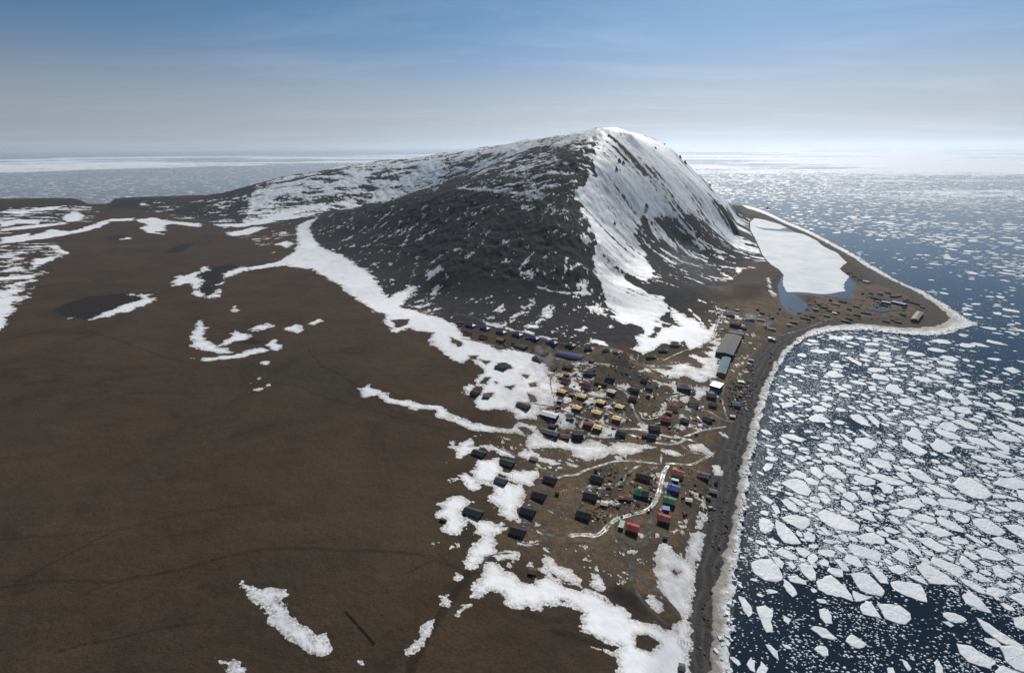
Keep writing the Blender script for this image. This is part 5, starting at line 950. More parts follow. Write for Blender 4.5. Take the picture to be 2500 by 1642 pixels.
ROADS = [
 ('N', [(200,30),(560,120),(900,250),(1240,320),(1560,430),(1900,480),(2130,560),(2380,640)], 4, 'mud', 'upper track behind the blue-roofed houses'),
 ('N', [(260,390),(560,450),(800,500),(1050,560),(1300,610),(1500,660),(1700,690),(1900,720),(2100,750),(2380,790)], 5, 'wet', 'upper village road under the dark barracks'),
 ('M', [(-120,845),(0,885),(250,915),(400,945),(500,935),(600,975),(800,1040),(1000,1095),(1290,1105)], 4, 'mud', 'upper village road running to the big dark school'),
 ('M', [(570,900),(690,830),(710,760),(690,720)], 3, 'wet', 'short lane bending up to the green houses'), ('M', [(1050,840),(1250,740),(1420,670),(1580,640),(1720,560),(1830,520),(1800,430),(1830,320),(1900,200),(1830,140),(1960,110)], 3.5, 'wet', 'lane past the snow-bound green houses to the halls'),
 ('M', [(1450,1085),(1600,1040),(1750,1035),(1920,1035)], 2, 'mud', 'footpath across the snow to the teal hall'),
 ('Y', [(770,310),(780,480),(820,640),(860,760),(930,840),(1060,930),(1250,1010),(1480,1080),(1700,1150),(1900,1220),(2100,1245),(2380,1240)], 5, 'wet', 'main village road descending past the white hall'),
 ('Y', [(150,680),(420,770),(640,810),(800,830),(900,850)], 4, 'mud', 'track over the snow to the dark cabin'), ('Y', [(1370,790),(1600,860),(1780,910),(1900,960),(2080,1010),(2250,1070)], 3.5, 'wet', 'lane between the yellow house rows'),
 ('Y', [(1900,470),(2140,560),(2200,700),(2280,880),(2340,1020),(2440,1110)], 4, 'wet', 'lane descending right of the yellow rows'), ('Y', [(1060,500),(1300,560),(1560,650),(1800,690),(2000,720),(2240,790)], 3, 'mud', 'lane above the top yellow row'),
 ('Y', [(1180,240),(1400,330),(1600,390),(1900,460)], 3, 'mud', 'lane below the slate-roofed cottages'), ('Y', [(560,1190),(480,1290),(400,1330),(300,1360)], 3, 'mud', 'track leaving the village over the snow'),
 ('E', [(-20,1240),(180,1250),(380,1290),(520,1340),(700,1385),(880,1395),(1040,1430),(1200,1470)], 6, 'ice', 'bright wet road along the lower edge of the upper village'), ('E', [(-60,1330),(150,1390),(300,1450),(480,1500),(740,1525),(900,1480),(1000,1430)], 6, 'ice', 'bright wet road curving above the snow gully'),
 ('E', [(940,1385),(1120,1330),(1260,1270),(1420,1240),(1600,1220),(1760,1190)], 5, 'ice', 'wet road rising to the beach from the crossing'), ('E', [(1180,970),(1240,1060),(1330,1140),(1420,1220)], 4, 'wet', 'lane from the black cottages down to the wet road'),
 ('E', [(1200,900),(1420,910),(1520,980),(1640,1060),(1800,1110),(1910,1100)], 4, 'wet', 'lane to the beach past the black cottages'), ('E', [(1650,680),(1680,800),(1710,920),(1740,1030),(1800,1100)], 4, 'wet', 'lane along the shore in front of the teal house'),
 ('E', [(700,655),(860,630),(1000,600),(1150,540)], 4, 'ice', 'glinting wet lane curving up to the large dark building'), ('E', [(-60,560),(20,780),(80,980),(160,1110),(330,1150)], 4, 'wet', 'lane from the upper road to the wet roads'), ('E', [(110,910),(190,960),(200,1030),(280,1075),(420,1050),(580,1000)], 3, 'ice', 'glinting wet path looping to the lower red house'),
 ('E', [(1740,130),(1700,420),(1650,700)], 4, 'mud', 'straight lane between halls and scrap yards'), ('S', [(1390,150),(1180,400),(1000,620),(880,800)], 3, 'mud', 'pipe track from the works down the shore'),
 ('R', [(-180,540),(0,470),(140,480),(300,390),(480,340),(720,260),(960,265),(1200,290),(1400,310)], 5, 'ice', 'wet road across the top of the lower village'), ('R', [(1400,310),(1560,300),(1700,320),(1850,325),(1950,270),(2080,200),(2190,130)], 5, 'wet', 'road from the crossing to the beach'),
 ('R', [(1130,310),(1000,370),(900,460),(820,560),(700,650),(560,670),(420,640),(260,660),(220,720)], 4.5, 'wet', 'lane curling through the dark houses'), ('R', [(140,480),(260,560),(330,650)], 4, 'mud', 'short cut between the dark houses'),
 ('R', [(1520,310),(1450,380),(1400,520),(1370,700),(1320,830),(1250,940),(1150,1000),(950,1050),(760,1100),(640,1180),(560,1280),(460,1360),(250,1330),(0,1350)], 7, 'ice', 'lower main street shining with meltwater'),
 ('R', [(1390,320),(1390,220),(1400,160)], 3, 'ice', 'meltwater trickle above the crossing'), ('R', [(560,1280),(480,1380),(380,1440),(200,1460),(0,1430)], 4, 'mud', 'loop track at the foot of the lower village'),
 ('R', [(1260,1050),(1220,1200),(1180,1350),(1100,1450),(900,1480),(760,1330),(720,1180),(860,1090),(1100,1040)], 5, 'mud', 'bare yard track around the apart red house'),
 ('R', [(1650,500),(1620,700),(1600,900),(1540,1100),(1480,1300)], 4, 'mud', 'back lane behind the colourful houses'), ('W', [(890,80),(1100,180),(1300,260),(1500,370),(1620,450),(2010,500)], 4, 'mud', 'track along the left side of the lower village'),
 ('W', [(1500,660),(1700,720),(1850,800),(2010,870)], 4, 'mud', 'lane between the upper dark houses'), ('W', [(1450,880),(1700,960),(2010,1060)], 4, 'mud', 'lane between the lower dark houses'), ('W', [(1260,1060),(1400,1150),(1560,1270),(1700,1330),(2010,1290)], 4, 'mud', 'lane below the left column of dark houses'), ('W', [(1230,1400),(1440,1450),(1600,1380),(1700,1330)], 3, 'mud', 'short track from the lowest dark house'),
 ('A', [(1500,60),(1560,180),(1610,280),(1660,360),(1740,440),(1850,520),(1930,620),(1980,690)], 8, 'mud', 'broad gravel road sloping to the bottom beach'), ('A', [(1680,200),(1740,80),(1760,0)], 5, 'mud', 'gravel fork joining the broad road'), ('A', [(1600,300),(1620,440),(1700,570),(1800,670),(1900,750)], 5, 'mud', 'second gravel road ending at the snow'),
 ('A', [(500,340),(560,230),(640,210),(760,210)], 3, 'mud', 'muddy track through the bottom left snow'), ('L', [(260,870),(330,820),(400,790),(280,760),(290,720),(440,705),(700,760),(900,790),(1200,840)], 3.5, 'wet', 'loop track behind the halls'),
 ('L', [(1000,1130),(1200,1060),(1450,1000),(1650,940),(1800,880),(2000,800)], 6, 'mud', 'gravel road running out along the spit'),
 ('X', [(1390,200),(1500,180),(1560,180)], 3, 'wet', 'short beach spur by the cream hut'), ('X', [(640,530),(700,590),(780,640),(950,710),(1120,720),(1220,650)], 3, 'wet', 'footpath beside the dirty drift'), ('X', [(1290,620),(1480,655),(1640,670),(1880,745)], 2.5, 'mud', 'stream outlet crossing the beach'),
]
ROADP = []
for k, pts, w, st, lab in ROADS: ROADP.append((road(k, pts, w, st, lab), w))

# ------------------------------------------------------------------ poles
def pole_shaft(mb): mb.tube((0, 0, -0.8), (0, 0, 8.0), 0.17, 0.11, 6)
def pole_arm(mb): mb.box(-0.9, 0.9, -0.07, 0.07, 7.3, 7.45); mb.tube((-0.75, 0, 7.45), (-0.75, 0, 7.7), 0.06, n=5); mb.tube((0.75, 0, 7.45), (0.75, 0, 7.7), 0.06, n=5)
PX_P = [(1231, 1202), (1206, 1107), (1252, 1171), (1447, 1128), (1466, 1150), (1493, 1150), (1540, 1200), (1703, 1110), (1688, 1155), (1470, 1100), (1388, 1132), (1539, 932), (1346, 1085), (1528, 905), (1456, 900), (1648, 900), (1700, 855), (1716, 835), (1760, 940), (1770, 905), (1730, 1030), (1720, 1070), (1600, 990), (1640, 930), (1570, 1100), (1295, 945), (1318, 1000), (1345, 975), (1430, 985), (1490, 1000), (1160, 802), (1250, 830), (1320, 848), (1420, 858), (1500, 870)]
for px, py in PX_P:
    g = hit([px], [py])[0]; z = float(ground(*g))
    o = link(bpy.data.objects.new('utility_pole', None)); o.location = (g[0], g[1], z); o.rotation_euler = (0, 0, random.uniform(-0.5, 0.5))
    nb_ = min((q for q in list(SC.objects) if q.type == 'EMPTY' and q.get('category') in ('house', 'hall', 'shed', 'building', 'barn')), key=lambda q: (q.location.x-g[0])**2+(q.location.y-g[1])**2)
    lb = 'thin utility pole '+('right' if g[0] > nb_.location.x else 'left')+' of the '+nb_['label']; lb = ' '.join(lb.replace(',', '').split()[:16])
    while lb.split()[-1] in ('the', 'a', 'of', 'with', 'and', 'at', 'in', 'by', 'its', 'to', 'beside', 'above', 'below', 'from'): lb = ' '.join(lb.split()[:-1])
    tag(o, lb, 'pole', 'utility poles in the village')
    put('pole_shaft', pole_shaft, M_POLE, 'shaft', o, (0, 0, 0)); put('pole_arm', pole_arm, M_POLE, 'crossarm', o, (0, 0, 0))
# boiler stack, fuel tanks, vehicles, ship
g, zg, yaw, _ = place(1869, 800, (8, 1), 0)
st = link(bpy.data.objects.new('boiler_stack', None)); st.location = (g[0], g[1], zg); tag(st, 'thin tall pale boiler stack rising from blue smoke', 'chimney')
MB().tube((0, 0, -1), (0, 0, 16), 0.65, 0.5, 10).build('shaft', M_FRAME, st); MB().tube((0, 0, 16), (0, 0, 16.8), 0.62, 0.62, 10).build('rim', M_STEEL, st); MB().box(-2, 2, -2, 2, -1, 3).build('base', wall_mat('concrete'), st)
def tank(px, py, r, hgt_, label):
    g, zg, yaw, _ = place(px, py, (8, 1), 0)
    o = link(bpy.data.objects.new('fuel_tank', None)); o.location = (g[0], g[1], zg); tag(o, label, 'tank', 'fuel tanks at the shore')
    MB().tube((0, 0, -0.5), (0, 0, hgt_), r, r, 20).build('shell', M_STEEL, o); MB().tube((0, 0, hgt_), (0, 0, hgt_+0.7), r*1.03, 0.3, 20).build('lid', M_STEEL, o); MB().box(r-0.1, r+0.25, -0.3, 0.3, 0, hgt_).build('ladder', M_STEEL, o)
tank(1880, 829, 4.5, 4.5, 'dark round fuel tank at the end of the beach, left'); tank(1889, 832, 3.6, 4.0, 'smaller round fuel tank right beside the dark one')
def vehicle(px, py, rvv, body, label, truck=False):
    g, zg, yaw, _ = place(px, py, rvv, 0.8)
    o = link(bpy.data.objects.new('truck' if truck else 'jeep', None)); o.location = (g[0], g[1], zg+0.1); o.rotation_euler = (0, 0, yaw); tag(o, label, 'truck' if truck else 'car', 'vehicles parked in the village')
    Lc = 6.5 if truck else 4.4; mt = wall_mat(body)
    mb = MB(); mb.box(-Lc/2, Lc/2, -1.0, 1.0, 0.5, 1.2)
    if truck: mb.box(-Lc/2, Lc*0.18, -1.1, 1.1, 1.2, 2.6)
    mb.build('body', mt, o)
    cb = MB(); x0, x1 = (Lc*0.22, Lc*0.42) if truck else (-Lc*0.35, Lc*0.22); hh_ = 2.3 if truck else 1.9
    cb.add([(x0, -0.95, 1.2), (x1+0.35, -0.95, 1.2), (x1+0.35, 0.95, 1.2), (x0, 0.95, 1.2), (x0+0.1, -0.8, hh_), (x1, -0.8, hh_), (x1, 0.8, hh_), (x0+0.1, 0.8, hh_)], boxv(0, 1, 0, 1, 0, 1)[1]); c = cb.build('cab', mt, o)
    MB().add([(x1+0.30, -0.8, 1.30), (x1+0.36, 0.8, 1.30), (x1+0.06, 0.7, hh_-0.1), (x1+0.06, -0.7, hh_-0.1)], [(0, 1, 2, 3)]).build('windscreen', M_GLASS, c)
    for sx in (-0.32, 0.32):
        for sy in (-1, 1): put('wheel', lambda mb: mb.tube((0, -0.15, 0), (0, 0.15, 0), 0.45, 0.45, 10), roof_mat('tar'), 'wheel', o, (Lc*sx, sy*0.95, 0.45))
for a in ((1386, 1023, (8, 2), 'navy', 'dark blue car parked on snow beside the white hall', False), (1396, 1025, (8, 2), 'rust', 'brown truck parked beside the dark blue car', True), (1083, 1270, (11, 3), 'olive', 'old tracked truck stuck in snow at the far left', True), (1760, 975, (8, -12), 'concrete', 'grey truck on the shore lane by the teal house', True),
          (1700, 1060, (9, 3), 'dark', 'dark car on the wet road near the beach', False), (1795, 868, (5, -6), 'white', 'pale truck beside the teal hall yard', True)): vehicle(*a)
g = at_z(1876, 508.5, 0.0)
sh = link(bpy.data.objects.new('ship', None)); sh.location = (g[0], g[1], 0); sh.rotation_euler = (0, 0, 0.1); tag(sh, 'small dark ship on open water behind the mountain', 'ship')
hb = MB(); hb.add([(-13, -3, -1), (8, -3, -1), (14, 0, -1), (8, 3, -1), (-13, 3, -1), (-13.5, -3.6, 2.6), (9, -3.6, 2.8), (17, 0, 4.0), (9, 3.6, 2.8), (-13.5, 3.6, 2.6)], [(4, 3, 2, 1, 0), (5, 6, 7, 8, 9), (0, 1, 6, 5), (1, 2, 7, 6), (2, 3, 8, 7), (3, 4, 9, 8), (4, 0, 5, 9)]); hb.build('hull', wall_mat('navy'), sh)
hs = MB().box(-9, -1, -2.6, 2.6, 2.5, 6.5).build('deckhouse', wall_mat('white'), sh); MB().box(-7, -2, -2.2, 2.2, 6.4, 8.6).build('bridge', wall_mat('white'), hs); MB().tube((-5, 0, 8), (-5, 0, 14), 0.25, 0.15).build('mast', M_STEEL, sh); MB().tube((6, 0, 3), (6, 0, 10), 0.25, 0.15).build('derrick', M_STEEL, sh)
# drying racks on the snow by the beach
for (px, py), lab in (((1662, 1563), 'wooden drying rack frame on snow, upper one by the beach'), ((1671, 1571), 'wooden drying rack frame on snow, lower one by the beach')):
    g, zg, yaw, _ = place(px, py, (6, 2), 1.0); o = link(bpy.data.objects.new('drying_rack', None)); o.location = (g[0], g[1], zg+0.3); o.rotation_euler = (0, 0, yaw); tag(o, lab, 'rack', 'drying racks')
    for sx in (-2, 0, 2):
        for sy in (-1, 1): MB().tube((sx, sy, -0.5), (sx, sy, 2.4), 0.09, n=5).build('post', M_POLE, o)
    for sy in (-1, 1): MB().tube((-2.2, sy, 2.4), (2.2, sy, 2.4), 0.08, n=5).build('rail', M_POLE, o)
    for sx in (-2, 0, 2): MB().tube((sx, -1.1, 2.45), (sx, 1.1, 2.45), 0.07, n=5).build('crossbar', M_POLE, o)
# crags along the eastern skyline and a wreck pile
m = NT('crag_rock'); M_CRAG = m.bsdf(m.mix(m.rng(m.noise(0.2, 5, 0.7), 0.3, 0.7), (0.018, 0.018, 0.020), (0.055, 0.052, 0.05)), 0.95, 0.1, m.bump(m.noise(0.5, 4, 0.7), 0.8, 0.6))
def crag(px, py, s, label):
    g = hit([px], [py])[0]; z = float(ground(*g)); n1 = rng.integers(1000); v = []; f = []
    import itertools
    nl, na_ = 6, 9
    for i in range(nl):
        t = i/(nl-1); r = s*(1-t*0.75)
        for k in range(na_):
            a = 2*math.pi*k/na_; q = 1+0.55*float(NOI[i % 8](np.array(k*1.7+n1*0.37), np.array(i*1.3+0.5))); v.append((math.cos(a)*r*q, math.sin(a)*r*q*0.8, -s*0.5+t*s*1.5))
    for i in range(nl-1):
        for k in range(na_): f.append((i*na_+k, i*na_+(k+1) % na_, (i+1)*na_+(k+1) % na_, (i+1)*na_+k))
    f.append(tuple((nl-1)*na_+k for k in range(na_)))
    me = mesh_np('rock_crag', v, faces=f); me.materials.append(M_CRAG); o = link(bpy.data.objects.new('rock_crag', me)); o.location = (g[0], g[1], z); tag(o, label, 'rock', 'dark rock crags on the snow face')
for px, py, s, lab in ((1733, 447, 14, 'single dark rock spike on the right skyline of the mountain'), (1512, 392, 12, 'upper dark crag high on the snow face'), (1522, 397, 10, 'dark crag just below the upper one on the snow face'), (1505, 414, 11, 'dark crag at the head of the snow gully'), (1578, 503, 13, 'lone dark crag in the middle of the snow face'),
        (1660, 385, 16, 'jagged dark outcrop at the top of the right skyline'), (1672, 398, 15, 'jagged dark outcrop lower on the right skyline'), (1622, 352, 10, 'small dark outcrop near the summit on the right'), (1600, 362, 9, 'small dark outcrop in upper snow near the summit'), (1500, 545, 8, 'small dark rock in the snow gully')):
    crag(px, py, s*0.62, lab)
# fence of planks on the tundra near the bottom (dark line of posts)
A_ = G('G', [(1735, 1255), (1875, 1412)]); o = link(bpy.data.objects.new('snow_fence', None)); o.location = (A_[0][0], A_[0][1], float(ground(*A_[0]))); tag(o, 'old dark plank snow fence lying on brown tundra', 'fence')
dv = A_[1]-A_[0]; Lf = np.hypot(*dv); n = int(Lf/1.6)
for k in range(n):
    p = dv*(k/(n-1)); q = A_[0]+p; z = float(ground(*q))-o.location.z; hh_ = 1.3+random.uniform(-0.5, 0.4)
    b = put('fence_plank', lambda mb: mb.box(-0.55, 0.55, -0.09, 0.09, -0.4, 1.0), M_POLE, 'plank', o, (p[0], p[1], z), math.atan2(dv[1], dv[0])+random.uniform(-0.2, 0.2)); b.scale = (1, 1, hh_)
# ------------------------------------------------------------------ scrap, lumber and boxes nobody could count, lying between the houses
def scatter(zones, n, label, name, mats, smin, smax, rs_):
    r = np.random.default_rng(rs_); V = []; F = []; MI = []
    tot = 0
    for k, pts, share in zones:
        P = G(k, pts); mn, mx_ = P.min(0), P.max(0); want = int(n*share); c = 0
        while c < want:
            q = mn+r.random((want*2, 2))*(mx_-mn); ok = poly_sdf(P, q[:, 0], q[:, 1]) > 0; q = q[ok][:want-c]
            if len(q) == 0: break
            z = ground(q[:, 0], q[:, 1])
            for (x, y), zz in zip(q, z):
                if any((x-bx)**2+(y-by)**2 < br*br for bx, by, br in BUILT): c += 1; continue
                s = smin+(smax-smin)*r.random()**2.5; l = s*(1+2.2*r.random()**2); a = r.random()*math.pi; ca, sa = math.cos(a), math.sin(a); h = s*(0.3+0.7*r.random())
                b = len(V); v, f = boxv(-l/2, l/2, -s/2, s/2, -0.3, h); tw = r.uniform(-0.15, 0.15)
                V += [(x+ca*vx-sa*vy, y+sa*vx+ca*vy, zz+vz*(1+tw*vx)) for vx, vy, vz in v]; F += [tuple(i+b for i in t) for t in f[1:]]; MI += [int(r.integers(len(mats)))]*5; c += 1
    me = mesh_np(name, V, faces=F)
    for mt in mats: me.materials.append(mt)
    me.polygons.foreach_set('material_index', np.array(MI, np.int32)); tag(link(bpy.data.objects.new(name, me)), label, None, None, 'stuff')
JM = [wall_mat('dark'), wall_mat('timber'), wall_mat('rust'), wall_mat('concrete'), roof_mat('ash'), roof_mat('tar'), M_POLE, roof_mat('tan'), wall_mat('white')]
scatter([('E', [(1760,60),(2300,60),(2250,300),(2200,600),(2100,900),(1900,1080),(1780,900),(1750,500)], 0.30), ('S', [(800,300),(1000,230),(900,500),(820,680),(700,620)], 0.10), ('P', [(1370,890),(1560,880),(1700,960),(1760,1050),(1560,1080),(1330,1050)], 0.22), ('R', [(400,350),(1350,400),(1300,1000),(600,1150),(100,1100)], 0.16),
         ('V', [(1480,600),(1660,620),(1560,900),(1500,900)], 0.08), ('N', [(650,460),(1500,560),(1480,700),(1200,600),(700,520)], 0.05), ('R', [(1650,350),(2200,500),(2150,1200),(1700,1100)], 0.06)], 2600, 'scattered scrap, lumber and boxes lying between the houses', 'scattered_debris', JM, 0.4, 2.3, 5)
scatter([('T', [(-900,850),(-200,500),(300,500),(700,420),(1300,520),(1600,650),(1500,820),(600,880),(-300,900)], 1.0)], 260, 'scattered scrap and driftwood on the gravel spit', 'spit_debris', JM[:4]+JM[5:7], 0.8, 3.6, 6)

scatter([('P', [(1690,1640),(1722,1640),(1742,1450),(1800,1200),(1848,980),(1900,870),(1885,858),(1825,950),(1775,1150),(1712,1450)], 1.0)], 420, 'driftwood, stones and scrap washed along the gravel beach', 'beach_wrack', [wall_mat('dark'), wall_mat('timber'), M_POLE, wall_mat('concrete')], 0.3, 1.6, 9)
# ------------------------------------------------------------------ pack ice
m = NT('floe_ice'); ob = m.pos()
fi = m.mix(m.rng(m.noise(0.035, 5, 0.6), 0.35, 0.7), (0.66, 0.69, 0.72), (0.80, 0.81, 0.82)); fi = m.mix(m.rng(m.noise(0.16, 5, 0.7), 0.62, 0.76, 0, 0.4), fi, (0.52, 0.60, 0.68))
fi = m.mix(m.rng(m.noise(0.02, 3, 0.5), 0.62, 0.8, 0, 0.25), fi, (0.60, 0.55, 0.47))
vc = m.n.new('ShaderNodeTexVoronoi'); vc.inputs['Scale'].default_value = 0.045; m.l.new(m.pos(), vc.inputs['Vector']); sepv = m.n.new('ShaderNodeSeparateColor'); m.l.new(vc.outputs['Color'], sepv.inputs[0])
fi = m.mix(m.rng(sepv.outputs[0], 0.55, 1.0, 0, 0.55), fi, (0.56, 0.62, 0.68)); fi = m.mix(m.rng(m.noise(0.09, 6, 0.75, dist=1.0), 0.56, 0.66, 0, 0.5), fi, (0.60, 0.66, 0.72))
M_FLOE = m.bsdf(fi, 0.55, 0.3, m.bump(m.math('ADD', m.noise(0.22, 5, 0.65), m.math('MULTIPLY', m.rng(m.noise(0.05, 6, 0.7), 0.5, 0.7), 0.6)), 0.7, 0.7))
m = NT('brash_ice'); M_BRASH = m.bsdf(m.mix(m.noise(0.3, 4, 0.6), (0.46, 0.51, 0.55), (0.72, 0.74, 0.76)), 0.6, 0.3)
def floe_geom(P, h, r):
    """top sheet with a pressure-ridged, slightly domed surface, bevelled rim and a side wall into the water"""
    n = len(P); c = P.mean(0); V = []; F = []
    rims = ((1.0, -0.45), (1.0, h*0.55), (0.965, h*0.92), (0.80, h), (0.45, h*1.02))
    for s, z in rims:
        for x, y in c+(P-c)*s:
            zz = z if s > 0.99 else z+float(r.normal(0, 0.05+0.03*h)); V.append((x, y, zz))
    V.append((c[0], c[1], h)); k = len(rims)
    for i in range(k-1):
        for j in range(n): F.append((i*n+j, i*n+(j+1) % n, (i+1)*n+(j+1) % n, (i+1)*n+j))
    for j in range(n): F.append(((k-1)*n+j, (k-1)*n+(j+1) % n, k*n))
    return V, F
def ccw(P):
    a = np.sum(P[:, 0]*np.roll(P[:, 1], -1)-np.roll(P[:, 0], -1)*P[:, 1]); return P if a > 0 else P[::-1]
def roughen(P, r, amp):
    out = []
    for i in range(len(P)):
        a, b = P[i], P[(i+1) % len(P)]; L = np.hypot(*(b-a)); n = max(2, min(5, int(L/3.0)))
        nv = np.array([b[1]-a[1], a[0]-b[0]])/(L+1e-9)
        for k in range(n): out.append(a+(b-a)*(k/n)+(nv*r.normal(0, amp*L) if k else nv*0))
    return np.array(out)
